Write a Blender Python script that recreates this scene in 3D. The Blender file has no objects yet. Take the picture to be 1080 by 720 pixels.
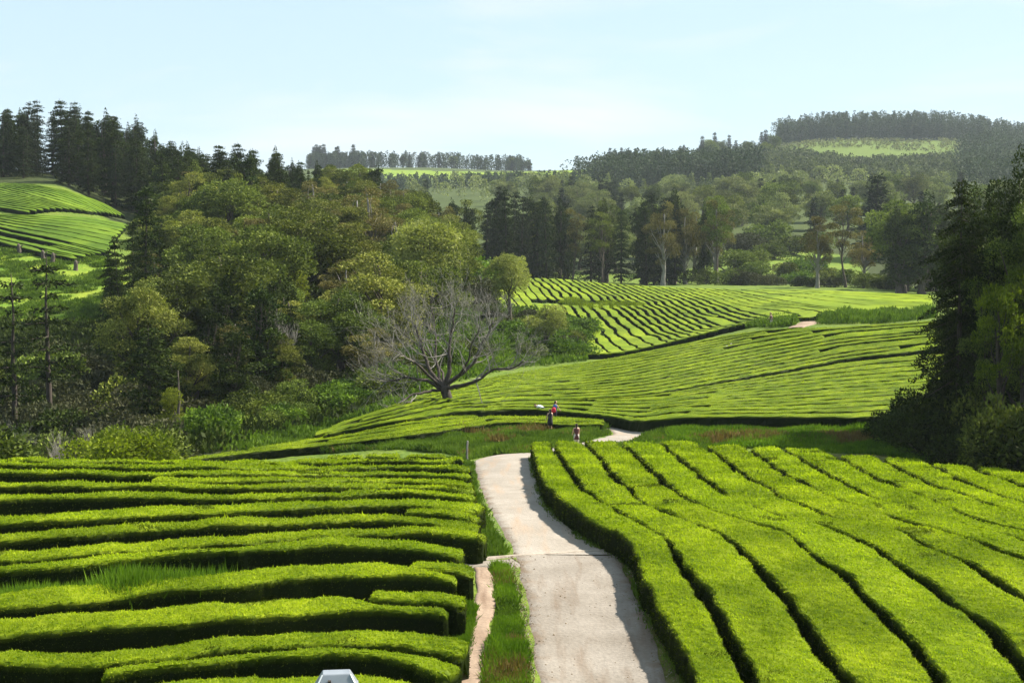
import bpy, math, random
import numpy as np
from mathutils import Vector

random.seed(7)
RNG = np.random.default_rng(7)
scene = bpy.context.scene
COL = scene.collection

# ------------------------------------------------------------------ camera
ZC = 14.0
F = 1500.0
PITCH = -math.atan(110.0 / F)
cam_data = bpy.data.cameras.new("camera")
cam_data.lens = 50.0
cam_data.sensor_width = 36.0
cam_data.clip_start = 0.5
cam_data.clip_end = 20000
cam = bpy.data.objects.new("camera", cam_data)
cam.location = (0, 0, ZC)
cam.rotation_euler = (math.pi / 2 + PITCH, 0, 0)
COL.objects.link(cam)
scene.camera = cam

# ------------------------------------------------------------------ light
SUN_EL, SUN_AZ = math.radians(46), math.radians(66)
world = bpy.data.worlds.new("World")
scene.world = world
world.use_nodes = True
nt = world.node_tree
nt.nodes.clear()
wo = nt.nodes.new("ShaderNodeOutputWorld")
bg = nt.nodes.new("ShaderNodeBackground")
sky = nt.nodes.new("ShaderNodeTexSky")
sky.sky_type = 'NISHITA'
sky.sun_disc = False
sky.sun_elevation = SUN_EL
sky.sun_rotation = SUN_AZ
sky.air_density = 1.0
sky.dust_density = 0.4
sky.ozone_density = 1.0
tc = nt.nodes.new("ShaderNodeTexCoord")
mp = nt.nodes.new("ShaderNodeMapping")
mp.inputs['Scale'].default_value = (1.2, 1.2, 7.0)
mp.inputs['Location'].default_value = (0.35, 0.1, 0.2)
nz = nt.nodes.new("ShaderNodeTexNoise")
nz.inputs['Scale'].default_value = 2.2
nz.inputs['Detail'].default_value = 7
cr = nt.nodes.new("ShaderNodeValToRGB")
cr.color_ramp.elements[0].position = 0.52
cr.color_ramp.elements[0].color = (0.72, 0.72, 0.72, 1)
cr.color_ramp.elements[1].position = 0.75
cr.color_ramp.elements[1].color = (0.97, 0.97, 0.97, 1)
mx = nt.nodes.new("ShaderNodeMix")
mx.data_type = 'RGBA'
mx.inputs[7].default_value = (5.5, 7.2, 8.3, 1)      # thin high cloud veil over the blue
nt.links.new(tc.outputs['Generated'], mp.inputs['Vector'])
nt.links.new(mp.outputs[0], nz.inputs['Vector'])
nt.links.new(nz.outputs['Fac'], cr.inputs[0])
nt.links.new(cr.outputs[0], mx.inputs[0])
nt.links.new(sky.outputs[0], mx.inputs[6])
nz2 = nt.nodes.new("ShaderNodeTexNoise"); nz2.inputs['Scale'].default_value = 3.1; nz2.inputs['Detail'].default_value = 8; nz2.inputs['Distortion'].default_value = 0.4
nt.links.new(mp.outputs[0], nz2.inputs['Vector'])
cr2 = nt.nodes.new("ShaderNodeValToRGB")
cr2.color_ramp.elements[0].position = 0.50; cr2.color_ramp.elements[0].color = (0, 0, 0, 1)
cr2.color_ramp.elements[1].position = 0.72; cr2.color_ramp.elements[1].color = (0.75, 0.75, 0.75, 1)
mx2 = nt.nodes.new("ShaderNodeMix"); mx2.data_type = 'RGBA'; mx2.inputs[7].default_value = (7.2, 7.5, 7.7, 1)
nt.links.new(nz2.outputs['Fac'], cr2.inputs[0]); nt.links.new(cr2.outputs[0], mx2.inputs[0])
nt.links.new(mx.outputs[2], mx2.inputs[6]); nt.links.new(mx2.outputs[2], bg.inputs['Color'])
bg.inputs['Strength'].default_value = 0.050
nt.links.new(bg.outputs[0], wo.inputs['Surface'])

sd = bpy.data.lights.new("sun", 'SUN')
sd.energy = 5.0
sd.angle = math.radians(0.5)
sd.color = (1.0, 0.93, 0.80)
sun = bpy.data.objects.new("sun", sd)
tosun = Vector((math.sin(SUN_AZ) * math.cos(SUN_EL), math.cos(SUN_AZ) * math.cos(SUN_EL), math.sin(SUN_EL)))
sun.rotation_euler = tosun.to_track_quat('Z', 'Y').to_euler()
sun.location = (60, 40, 60)
COL.objects.link(sun)

vs = scene.view_settings
vs.view_transform = 'Standard'
vs.look = 'None'
vs.gamma = 1
vs.exposure = 1.42
vs.use_curve_mapping = False
scene.cycles.max_bounces = 6
scene.cycles.transparent_max_bounces = 8
scene.cycles.diffuse_bounces = 3
scene.cycles.volume_bounces = 0
scene.cycles.use_denoising = True

# ------------------------------------------------------------------ camera maths used to survey the place
CT, ST = math.cos(PITCH), math.sin(PITCH)
def ray(px, py):
    a = (np.asarray(px, float) - 540) / F
    b = (360 - np.asarray(py, float)) / F
    dx = a; dy = CT - b * ST; dz = ST + b * CT
    return dx / dy, dz / dy                     # per metre of y

def P3(px, py, d):
    rx, rz = ray(px, py)
    return rx * d, d, ZC + rz * d

# ------------------------------------------------------------------ terrain survey points
ctl = []
def g(px, py, *ds):                             # ground seen at a pixel, at a distance
    for d in ds:
        x, y, z = P3(px, py, d); ctl.append((x, y, z))
def gt(px, py, d, h=1.0):                       # top of a hedge seen there
    x, y, z = P3(px, py, d); ctl.append((x, y, z - h))
def gz(px, d, z):                               # height relative to the camera
    ctl.append(((px - 540) / F * d, d, ZC + z))
for px in (-300, 200, 540, 900, 1300):
    gz(px, 2, -6.0 - 0.0015 * abs(px - 540)); gz(px, 14, -9.6); gz(px, 27, -12.2)
for a in [(630,710,40.5),(610,640,45.5),(597,590,51),(578,570,54),(557,540,60),(545,515,71),(536,488,82),
          (545,484,86),(600,474,92),(650,462,97),(665,455,103),(600,447,110),(500,450,108),(500,479,93),(430,472,98),
          (370,477,100),(640,450,106)]: g(*a)
for px in (620 + 130, 900, 1060, 1230):
    for y, d in ((700,38.3),(640,42),(590,46.8),(560,50.8),(530,56.5),(500,67)): gt(px, y, d)
for a in [(640,466,87),(745,466,87),(870,474,83),(990,487,78),(1080,498,75),(1250,508,75),(650,520,60),(610,500,67)]: gt(*a)
for px in (-150, 50, 250):
    for y, d in ((715,36.3),(690,38),(640,41.5),(600,44.8),(575,47.5),(550,51),(525,56),(500,63),(483,71)): gt(px, y, d)
for y, d in ((690,38.5),(640,41.8),(600,45),(575,48.3),(550,52.5),(525,58),(500,69),(488,78)): gt(460, y, d)
for a in [(250,85,-15.3),(50,88,-16),(-150,88,-16),(100,104,-19),(0,104,-19),(-150,104,-19),(150,125,-18.5),(0,130,-19),(-150,130,-19),
          (400,88,-14.3)]: gz(*a)
for a in [(178,484,101),(250,474,104),(313,461,110),(400,440,116),(473,430,120),(550,415,135),(600,395,160),(620,381,185),
          (540,392,168),(490,403,150),(350,447,122),(430,412,140)]: g(*a)
for a in [(820,462,93),(720,462,94),(930,468,92),(820,444,104),(700,446,104),(930,442,104),(1010,478,93),(1080,480,93),(1010,440,105),(1200,480,93),(1200,430,110)]: g(*a)
for a in [(700,430,118),(700,400,140),(700,370,172),(750,357,182),(800,346,180),(850,341,178),(900,400,135),(900,370,152),
          (900,345,170),(985,400,133),(985,340,170),(1200,400,133),(1200,330,175),(800,400,138),(800,370,160)]: g(*a)
gz(850, 200, -12.0); gz(950, 200, -11.6); gz(780, 202, -13.2)
for a in [(650,377,195),(700,366,205),(760,350,216),(600,350,235),(600,320,270),(580,295,320),(680,330,250),(700,302,320),
          (760,320,255),(760,303,315),(850,322,230),(850,306,300),(975,324,225),(975,310,290),(1150,315,280),(500,289,320)]: g(*a)
for a in [(600,298,370),(700,300,380),(480,295,380),(800,298,350),(900,300,350),(1000,300,350)]: g(*a)
for a in [(500,380,175),(540,345,215),(430,395,150),(565,372,195)]: g(*a)
for a in [(300,425,132),(300,350,175),(300,290,225),(300,240,290),(300,215,350),(400,400,150),(400,330,205),(400,270,280),
          (400,240,350),(200,420,145),(200,350,180),(200,290,225),(200,240,290),(200,205,360),(130,340,190),(60,340,190),
          (60,262,235),(0,262,235),(130,270,235),(60,195,300),(0,195,300),(130,225,300),(60,185,360),(0,180,400),(110,185,400),
          (60,400,150),(-150,340,190),(-150,262,235),(-150,195,300),(-150,180,400),(-150,400,150)]: g(*a)
for a in [(100,600,8),(300,600,2),(-200,600,8),(480,450,-9),(600,450,-9)]: gz(*a)
for a in [(500,225,650),(500,200,950),(460,187,1200),(460,177,1450),(560,181,1450),(380,177,1450),(300,180,1450),(640,178,1300),
          (700,285,440),(700,240,580),(700,205,800),(700,185,1050),(760,180,1100),(800,272,420),(850,287,400),(850,262,460),
          (900,297,380),(850,230,600),(850,190,900),(850,160,1200),(950,155,1300),(900,147,1450),(1000,147,1450),(1080,160,1450),
          (1080,200,900),(1000,235,560),(760,170,1300),(1200,168,1450),(1200,240,500),(820,155,1400),(600,260,520),(600,215,750)]: g(*a)
for px in (-200, 100, 460, 700, 1000, 1300):
    gz(px, 2300, 30); gz(px, 4000, -40); gz(px, 7500, -80)
ctl = np.array(ctl)

def tuv(x, y):
    y = np.maximum(y, 2.0)
    q = y + 22.0
    return np.stack([np.clip(x / q, -0.7, 0.7) * 3.2, np.log(q)], -1)
def tpsk(r2):
    return 0.5 * r2 * np.log(r2 + 1e-12)
CP = tuv(ctl[:, 0], ctl[:, 1])
K = tpsk(((CP[:, None] - CP[None]) ** 2).sum(-1))
scale_w = 1e-4
n = len(CP)
A = np.zeros((n + 3, n + 3))
A[:n, :n] = K + np.eye(n) * scale_w
A[:n, n] = 1; A[:n, n+1:] = CP
A[n, :n] = 1; A[n+1:, :n] = CP.T
# heights are fitted as the slope seen from the camera, so the fit is as fine near by as far off
rhs = np.zeros(n + 3)
rhs[:n] = (ctl[:, 2] - ZC) / (ctl[:, 1] + 22.0)
W = np.linalg.solve(A, rhs)
GU = np.linspace(-0.7 * 3.2, 0.7 * 3.2, 420)
GV = np.linspace(math.log(24), math.log(7600), 760)
gu, gv = np.meshgrid(GU, GV, indexing='ij')
pts = np.stack([gu.ravel(), gv.ravel()], -1)
GZ = np.zeros(len(pts))
for s in range(0, len(pts), 20000):
    q = pts[s:s+20000]
    GZ[s:s+20000] = tpsk(((q[:, None] - CP[None]) ** 2).sum(-1)) @ W[:n] + W[n] + q @ W[n+1:]
GZ = GZ.reshape(gu.shape)
def H(x, y):
    x = np.asarray(x, float); y = np.asarray(y, float)
    uv = tuv(x, y)
    fu = (uv[..., 0] - GU[0]) / (GU[1] - GU[0]); fv = (uv[..., 1] - GV[0]) / (GV[1] - GV[0])
    iu = np.clip(fu.astype(int), 0, len(GU) - 2); iv = np.clip(fv.astype(int), 0, len(GV) - 2)
    fu = np.clip(fu - iu, 0, 1); fv = np.clip(fv - iv, 0, 1)
    s = (GZ[iu, iv] * (1-fu) * (1-fv) + GZ[iu+1, iv] * fu * (1-fv) + GZ[iu, iv+1] * (1-fu) * fv + GZ[iu+1, iv+1] * fu * fv)
    return ZC + s * (np.maximum(y, 2.0) + 22.0)

def hit(px, py, h=0.0, dmin=24, dmax=900):
    """where the sight line meets the surface h metres above the ground"""
    px = np.atleast_1d(np.asarray(px, float)); py = np.atleast_1d(np.asarray(py, float))
    ds = np.exp(np.linspace(math.log(dmin), math.log(dmax), 900))
    rx, rz = ray(px, py)
    X = rx[:, None] * ds; Z = ZC + rz[:, None] * ds
    G = H(X, np.broadcast_to(ds, X.shape)) + h
    below = Z <= G
    out = []
    for i in range(len(px)):
        k = np.argmax(below[i]) if below[i].any() else np.argmin(Z[i] - G[i])
        d = ds[k]
        if 0 < k and below[i].any():
            a = Z[i, k-1] - G[i, k-1]; b = Z[i, k] - G[i, k]
            if a > 0: d = ds[k-1] + (ds[k] - ds[k-1]) * a / (a - b + 1e-9)
        out.append((rx[i] * d, d))
    return np.array(out)

def pnoise(x, y, s, seed=0, oct=3):
    r = np.random.default_rng(1000 + seed)
    v = 0; amp = 1; tot = 0
    for o in range(oct):
        for _ in range(4):
            th = r.uniform(0, 6.28); ph = r.uniform(0, 6.28); f = s * (2 ** o) * r.uniform(0.7, 1.4)
            v = v + amp * np.sin((x * math.cos(th) + y * math.sin(th)) * f + ph)
        tot += amp * 2.2; amp *= 0.55
    return v / tot

# ------------------------------------------------------------------ mesh helpers
class MB:
    def __init__(s): s.V = []; s.F4 = []; s.F3 = []; s.C = []; s.n = 0
    def add(s, V, F4=None, F3=None, C=(0.5, 0.5, 0)):
        V = np.asarray(V, float).reshape(-1, 3)
        C = np.asarray(C, float)
        if C.ndim == 1: C = np.broadcast_to(C, (len(V), 3))
        s.V.append(V); s.C.append(C)
        if F4 is not None and len(F4): s.F4.append(np.asarray(F4, int) + s.n)
        if F3 is not None and len(F3): s.F3.append(np.asarray(F3, int) + s.n)
        s.n += len(V)
        return s
    def mesh(s, name, mat, smooth=False):
        V = np.concatenate(s.V); C = np.concatenate(s.C)
        F4 = np.concatenate(s.F4) if s.F4 else np.zeros((0, 4), int)
        F3 = np.concatenate(s.F3) if s.F3 else np.zeros((0, 3), int)
        me = bpy.data.meshes.new(name)
        me.vertices.add(len(V)); me.vertices.foreach_set('co', V.astype(np.float32).ravel())
        me.loops.add(F4.size + F3.size)
        me.loops.foreach_set('vertex_index', np.concatenate([F4.ravel(), F3.ravel()]).astype(np.int32))
        me.polygons.add(len(F4) + len(F3))
        st = np.concatenate([np.arange(len(F4)) * 4, F4.size + np.arange(len(F3)) * 3])
        me.polygons.foreach_set('loop_start', st.astype(np.int32))
        me.polygons.foreach_set('use_smooth', np.full(len(st), bool(smooth)))
        me.update(calc_edges=True)
        at = me.attributes.new('tone', 'FLOAT_COLOR', 'POINT')
        at.data.foreach_set('color', np.concatenate([C, np.ones((len(C), 1))], 1).astype(np.float32).ravel())
        me.materials.append(mat)
        return me
    def obj(s, name, mat, parent=None, smooth=False):
        me = s.mesh(name, mat, smooth)
        return link(name, me, parent)

def link(name, data, parent=None, loc=None):
    o = bpy.data.objects.new(name, data)
    COL.objects.link(o)
    if parent: o.parent = parent
    if loc is not None: o.location = loc
    return o
def tag(o, label, cat, group=None):
    o['label'] = label; o['category'] = cat
    if group: o['group'] = group
    return o
def kind(o, k, label=None, cat=None):
    o['kind'] = k
    if label: o['label'] = label
    if cat: o['category'] = cat
    return o
ONES = "zeroth first second third fourth fifth sixth seventh eighth ninth tenth eleventh twelfth thirteenth fourteenth fifteenth sixteenth seventeenth eighteenth nineteenth".split()
TENS = ["", "", "twenty", "thirty", "forty", "fifty", "sixty", "seventy", "eighty", "ninety"]
def ordw(k):
    if k < 20: return ONES[k]
    if k % 10 == 0: return {20: "twentieth", 30: "thirtieth", 40: "fortieth", 50: "fiftieth", 60: "sixtieth", 70: "seventieth", 80: "eightieth", 90: "ninetieth"}.get(k, "hundredth")
    return TENS[k // 10] + "-" + ONES[k % 10] if k < 100 else "hundred and " + ordw(k - 100)

# ------------------------------------------------------------------ materials
def newmat(name):
    m = bpy.data.materials.new(name); m.use_nodes = True
    m.node_tree.nodes.clear()
    return m, m.node_tree.nodes, m.node_tree.links
def leafmat(name, dark, light, old_shade=None, transl=0.35, rough=0.55, objvar=0.25, noise_scale=0.0, tr_tint=(1.15, 1.25, 0.5)):
    """leaves: tone.g picks dark..light leaf, tone.r new growth (1) .. old wood side (0), darkened further for the shade on hedge faces"""
    m, N, L = newmat(name)
    out = N.new("ShaderNodeOutputMaterial")
    at = N.new("ShaderNodeAttribute"); at.attribute_name = 'tone'
    sep = N.new("ShaderNodeSeparateColor"); L.new(at.outputs['Color'], sep.inputs[0])
    mix = N.new("ShaderNodeMix"); mix.data_type = 'RGBA'
    mix.inputs[6].default_value = (*dark, 1); mix.inputs[7].default_value = (*light, 1)
    L.new(sep.outputs[1], mix.inputs[0])
    col = mix.outputs[2]
    if old_shade:
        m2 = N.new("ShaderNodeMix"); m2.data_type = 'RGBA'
        m2.inputs[6].default_value = (*old_shade, 1)
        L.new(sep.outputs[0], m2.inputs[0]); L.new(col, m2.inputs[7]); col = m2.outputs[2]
    if noise_scale:
        geo = N.new("ShaderNodeNewGeometry")
        nz = N.new("ShaderNodeTexNoise"); nz.inputs['Scale'].default_value = noise_scale; nz.inputs['Detail'].default_value = 4
        L.new(geo.outputs['Position'], nz.inputs['Vector'])
        rp = N.new("ShaderNodeMapRange"); rp.inputs[1].default_value = 0.3; rp.inputs[2].default_value = 0.7
        rp.inputs[3].default_value = 0.66; rp.inputs[4].default_value = 1.26
        L.new(nz.outputs['Fac'], rp.inputs[0])
        hs = N.new("ShaderNodeHueSaturation"); L.new(col, hs.inputs['Color']); L.new(rp.outputs[0], hs.inputs['Value'])
        rh = N.new("ShaderNodeMapRange"); rh.inputs[1].default_value = 0.3; rh.inputs[2].default_value = 0.7
        rh.inputs[3].default_value = 0.508; rh.inputs[4].default_value = 0.49
        L.new(nz.outputs['Fac'], rh.inputs[0]); L.new(rh.outputs[0], hs.inputs['Hue'])
        col = hs.outputs['Color']
    oi = N.new("ShaderNodeObjectInfo")
    r2 = N.new("ShaderNodeMapRange"); r2.inputs[3].default_value = 1 - objvar; r2.inputs[4].default_value = 1 + objvar
    L.new(oi.outputs['Random'], r2.inputs[0])
    h2 = N.new("ShaderNodeHueSaturation"); L.new(col, h2.inputs['Color']); L.new(r2.outputs[0], h2.inputs['Value'])
    r3 = N.new("ShaderNodeMath"); r3.operation = 'MULTIPLY_ADD'; r3.inputs[1].default_value = -0.020 * (objvar / 0.25); r3.inputs[2].default_value = 0.5 + 0.010 * (objvar / 0.25)
    fr = N.new("ShaderNodeMath"); fr.operation = 'FRACT'
    mu = N.new("ShaderNodeMath"); mu.operation = 'MULTIPLY'; mu.inputs[1].default_value = 7.3
    L.new(oi.outputs['Random'], mu.inputs[0]); L.new(mu.outputs[0], fr.inputs[0]); L.new(fr.outputs[0], r3.inputs[0])
    L.new(r3.outputs[0], h2.inputs['Hue'])
    col = h2.outputs['Color']
    pb = N.new("ShaderNodeBsdfPrincipled"); pb.inputs['Roughness'].default_value = rough
    pb.inputs['Specular IOR Level'].default_value = 0.04
    L.new(col, pb.inputs['Base Color'])
    tr = N.new("ShaderNodeBsdfTranslucent")
    tm = N.new("ShaderNodeMix"); tm.data_type = 'RGBA'; tm.blend_type = 'MULTIPLY'; tm.inputs[0].default_value = 1
    tm.inputs[7].default_value = (*tr_tint, 1); L.new(col, tm.inputs[6]); L.new(tm.outputs[2], tr.inputs['Color'])
    ms = N.new("ShaderNodeMixShader"); ms.inputs[0].default_value = transl
    L.new(pb.outputs[0], ms.inputs[1]); L.new(tr.outputs[0], ms.inputs[2]); L.new(ms.outputs[0], out.inputs['Surface'])
    return m
def plainmat(name, c1, c2, scale=6, rough=0.85, metal=0.0, bump=0.0, stretch=(1, 1, 1), detail=6):
    m, N, L = newmat(name)
    out = N.new("ShaderNodeOutputMaterial"); pb = N.new("ShaderNodeBsdfPrincipled")
    tc = N.new("ShaderNodeTexCoord"); mp = N.new("ShaderNodeMapping"); mp.inputs['Scale'].default_value = stretch
    nz = N.new("ShaderNodeTexNoise"); nz.inputs['Scale'].default_value = scale; nz.inputs['Detail'].default_value = detail
    L.new(tc.outputs['Object'], mp.inputs[0]); L.new(mp.outputs[0], nz.inputs['Vector'])
    rp = N.new("ShaderNodeMapRange"); rp.inputs[1].default_value = 0.32; rp.inputs[2].default_value = 0.68; L.new(nz.outputs['Fac'], rp.inputs[0])
    mx = N.new("ShaderNodeMix"); mx.data_type = 'RGBA'; mx.inputs[6].default_value = (*c1, 1); mx.inputs[7].default_value = (*c2, 1)
    L.new(rp.outputs[0], mx.inputs[0]); L.new(mx.outputs[2], pb.inputs['Base Color'])
    pb.inputs['Roughness'].default_value = rough; pb.inputs['Metallic'].default_value = metal
    pb.inputs['Specular IOR Level'].default_value = 0.3
    if bump:
        b = N.new("ShaderNodeBump"); b.inputs['Strength'].default_value = bump; b.inputs['Distance'].default_value = 0.03
        L.new(nz.outputs['Fac'], b.inputs['Height']); L.new(b.outputs[0], pb.inputs['Normal'])
    L.new(pb.outputs[0], out.inputs['Surface'])
    return m

M_tea = leafmat("tea_leaves", (0.075, 0.135, 0.004), (0.35, 0.43, 0.022), old_shade=(0.013, 0.021, 0.005), transl=0.42, objvar=0.05, noise_scale=0.35, tr_tint=(1.1, 1.2, 0.35))  # side leaves darkened to near black for the shaded hedge faces
M_tea_far = leafmat("tea_leaves_on_far_slopes", (0.15, 0.22, 0.010), (0.28, 0.36, 0.014), old_shade=(0.010, 0.018, 0.004), transl=0.25, objvar=0.07, noise_scale=0.12)
M_tea_steep = leafmat("tea_leaves_on_the_steep_plot", (0.075, 0.135, 0.010), (0.15, 0.24, 0.016), old_shade=(0.010, 0.018, 0.004), transl=0.15, objvar=0.07, noise_scale=0.12)
M_grass = leafmat("grass_blades", (0.035, 0.085, 0.008), (0.13, 0.22, 0.018), transl=0.4, objvar=0.02, noise_scale=0.9)
M_broad = leafmat("broadleaf_foliage", (0.018, 0.030, 0.007), (0.155, 0.190, 0.036), transl=0.2, objvar=0.35)
M_olive = leafmat("olive_foliage", (0.036, 0.050, 0.011), (0.27, 0.285, 0.062), transl=0.18, objvar=0.28)
M_brown = leafmat("brownish_foliage", (0.038, 0.038, 0.012), (0.235, 0.205, 0.068), transl=0.16, objvar=0.28)
M_conif = leafmat("conifer_needles", (0.010, 0.018, 0.007), (0.034, 0.047, 0.014), transl=0.12, objvar=0.25)
M_darkleaf = leafmat("dark_foliage", (0.008, 0.016, 0.004), (0.055, 0.078, 0.014), transl=0.16, objvar=0.22)
M_pale = leafmat("pale_crown_foliage", (0.055, 0.072, 0.030), (0.235, 0.255, 0.105), transl=0.25, objvar=0.28)
M_bright = leafmat("bright_young_or_sunlit_foliage", (0.055, 0.085, 0.009), (0.19, 0.24, 0.018), transl=0.35, objvar=0.12)  # also gives the sunlit branch its painted light
M_yell = leafmat("yellow_green_foliage", (0.08, 0.10, 0.012), (0.20, 0.22, 0.03), transl=0.4, objvar=0.12)
M_khaki_crown = leafmat("khaki_crown_foliage", (0.095, 0.115, 0.032), (0.36, 0.38, 0.115), transl=0.3, objvar=0.04)
M_scrub = leafmat("greyish_scrub", (0.024, 0.028, 0.013), (0.085, 0.088, 0.045), transl=0.15, objvar=0.25)
M_weeds = leafmat("weeds", (0.030, 0.060, 0.010), (0.13, 0.21, 0.025), transl=0.3, objvar=0.05, noise_scale=0.5)
M_reddish = leafmat("dry_reddish_weeds", (0.07, 0.045, 0.02), (0.20, 0.15, 0.05), transl=0.2, objvar=0.05)
M_farwood = leafmat("distant_foliage", (0.016, 0.030, 0.014), (0.060, 0.085, 0.034), transl=0.15, objvar=0.02)
M_bark = plainmat("bark", (0.045, 0.034, 0.025), (0.12, 0.10, 0.078), scale=3, bump=0.6, stretch=(3, 3, 0.6))
M_barkgrey = plainmat("grey_bark", (0.13, 0.12, 0.105), (0.27, 0.25, 0.22), scale=4, bump=0.4, stretch=(3, 3, 0.6))
M_barkdark = plainmat("dark_bark", (0.022, 0.017, 0.013), (0.070, 0.055, 0.043), scale=3, bump=0.6, stretch=(3, 3, 0.6))

# ------------------------------------------------------------------ colour of the ground, by survey
def inpoly(x, y, poly):
    poly = np.asarray(poly); c = np.zeros(x.shape, bool); j = len(poly) - 1
    for i in range(len(poly)):
        xi, yi = poly[i]; xj, yj = poly[j]
        c ^= ((yi > y) != (yj > y)) & (x < (xj - xi) * (y - yi) / (yj - yi + 1e-12) + xi)
        j = i
    return c
def wpoly(pts, **k):
    return hit([p[0] for p in pts], [p[1] for p in pts], **k)

# terrain sheet
ys = np.concatenate([np.arange(-80, 30, 2.5), np.arange(30, 125, 0.45), 125 * np.exp(np.linspace(0, math.log(7400 / 125), 330))])
us = np.linspace(-1, 1, 420); us = np.sign(us) * (0.55 * np.abs(us) + 0.45 * np.abs(us) ** 3)
YY, UU = np.meshgrid(ys, us, indexing='ij')
XX = UU * (0.62 * np.maximum(YY, 0) + 70)
ZZ = H(XX, YY)
rough = 0.10 * pnoise(XX, YY, 0.9, 1) + 0.06 * pnoise(XX, YY, 2.7, 2)
amp = np.clip((YY - 86) / 30, 0, 1) * np.clip(1.5 - np.abs(YY - 120) / 1e9, 0, 1)
ZZ = ZZ + rough * (0.25 + 0.75 * amp)
gm = MB()
nr, nc = YY.shape
idx = np.arange(nr * nc).reshape(nr, nc)
F4 = np.stack([idx[:-1, :-1], idx[:-1, 1:], idx[1:, 1:], idx[1:, :-1]], -1).reshape(-1, 4)
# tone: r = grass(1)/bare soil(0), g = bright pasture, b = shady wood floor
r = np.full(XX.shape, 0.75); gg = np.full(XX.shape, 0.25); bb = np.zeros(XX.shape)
soil_l = wpoly([(-200,690),(-200,492),(470,492),(490,560),(480,700)], dmax=90)
soil_r = [(2, 30), (1.5, 60), (1.8, 86), (34, 84), (60, 74), (50, 30)]
pasture = wpoly([(-200,262),(0,262),(110,268),(140,300),(125,345),(60,350),(-200,350)], dmin=140)
wood = np.array([(-200, 95), (-22, 96), (-16, 118), (-10, 150), (2, 205), (-8, 300), (-10, 430), (60, 430), (60, 340), (200, 340), (300, 520), (-300, 520), (-300, 300), (-90, 300), (-52, 225), (-46, 188), (-200, 170)], float)
field_a = wpoly([(345,186),(360,178.5),(560,181),(640,178),(640,190),(480,189),(360,187)], dmin=600, dmax=2500)
field_b = wpoly([(750,296),(760,262),(840,256),(910,275),(930,300)], dmin=330, dmax=700)
cut = wpoly([(800,165),(830,152),(920,149),(1010,149),(1010,172),(900,178)], dmin=600, dmax=2500)
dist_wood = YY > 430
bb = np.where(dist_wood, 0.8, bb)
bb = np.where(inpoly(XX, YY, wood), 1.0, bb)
for P in (field_a, field_b, pasture):
    q = inpoly(XX, YY, P); gg = np.where(q, 0.45 if P is field_b else 1.0, gg); bb = np.where(q, 0, bb)
q = inpoly(XX, YY, cut); gg = np.where(q, 0.2, gg); bb = np.where(q, 0.15, bb)
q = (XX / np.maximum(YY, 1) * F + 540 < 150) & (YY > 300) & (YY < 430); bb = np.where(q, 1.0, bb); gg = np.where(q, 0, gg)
q = (YY < 88) & (XX > 1.6) & (XX < 60) & (YY > 30); r = np.where(q, 0.15, r)
q = (YY < 80) & (XX < -4) & (YY > 30); r = np.where(q, 0.25, r)
gm.add(np.stack([XX, YY, ZZ], -1).reshape(-1, 3), F4=F4, C=np.stack([r, gg, bb], -1).reshape(-1, 3))
def ground_mat():
    m, N, L = newmat("ground_cover")
    out = N.new("ShaderNodeOutputMaterial"); pb = N.new("ShaderNodeBsdfPrincipled"); pb.inputs['Roughness'].default_value = 0.95
    pb.inputs['Specular IOR Level'].default_value = 0.1
    at = N.new("ShaderNodeAttribute"); at.attribute_name = 'tone'
    sep = N.new("ShaderNodeSeparateColor"); L.new(at.outputs['Color'], sep.inputs[0])
    geo = N.new("ShaderNodeNewGeometry")
    def noise(s, d=6):
        n = N.new("ShaderNodeTexNoise"); n.inputs['Scale'].default_value = s; n.inputs['Detail'].default_value = d
        L.new(geo.outputs['Position'], n.inputs['Vector'])
        rp = N.new("ShaderNodeMapRange"); rp.inputs[1].default_value = 0.35; rp.inputs[2].default_value = 0.65
        L.new(n.outputs['Fac'], rp.inputs[0]); return rp.outputs[0]
    def mix(f, a, b):
        x = N.new("ShaderNodeMix"); x.data_type = 'RGBA'
        for k, v in ((6, a), (7, b)):
            if isinstance(v, tuple): x.inputs[k].default_value = (*v, 1)
            else: L.new(v, x.inputs[k])
        L.new(f, x.inputs[0]); return x.outputs[2]
    n1, n2, n3 = noise(0.25), noise(2.5), noise(0.02, 8)
    grass = mix(n2, (0.045, 0.095, 0.012), (0.11, 0.18, 0.02))
    soil = mix(n2, (0.045, 0.026, 0.015), (0.11, 0.068, 0.042))
    past = mix(n1, (0.085, 0.16, 0.016), (0.19, 0.235, 0.025))
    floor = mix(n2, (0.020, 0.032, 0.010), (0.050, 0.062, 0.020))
    base = mix(sep.outputs[0], soil, grass)
    base = mix(sep.outputs[1], base, past)
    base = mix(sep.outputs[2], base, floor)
    L.new(base, pb.inputs['Base Color'])
    b = N.new("ShaderNodeBump"); b.inputs['Strength'].default_value = 0.5; b.inputs['Distance'].default_value = 0.12
    L.new(n2, b.inputs['Height']); L.new(b.outputs[0], pb.inputs['Normal'])
    L.new(pb.outputs[0], out.inputs['Surface']); return m
kind(gm.obj("ground", ground_mat(), smooth=True), 'structure')

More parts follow.
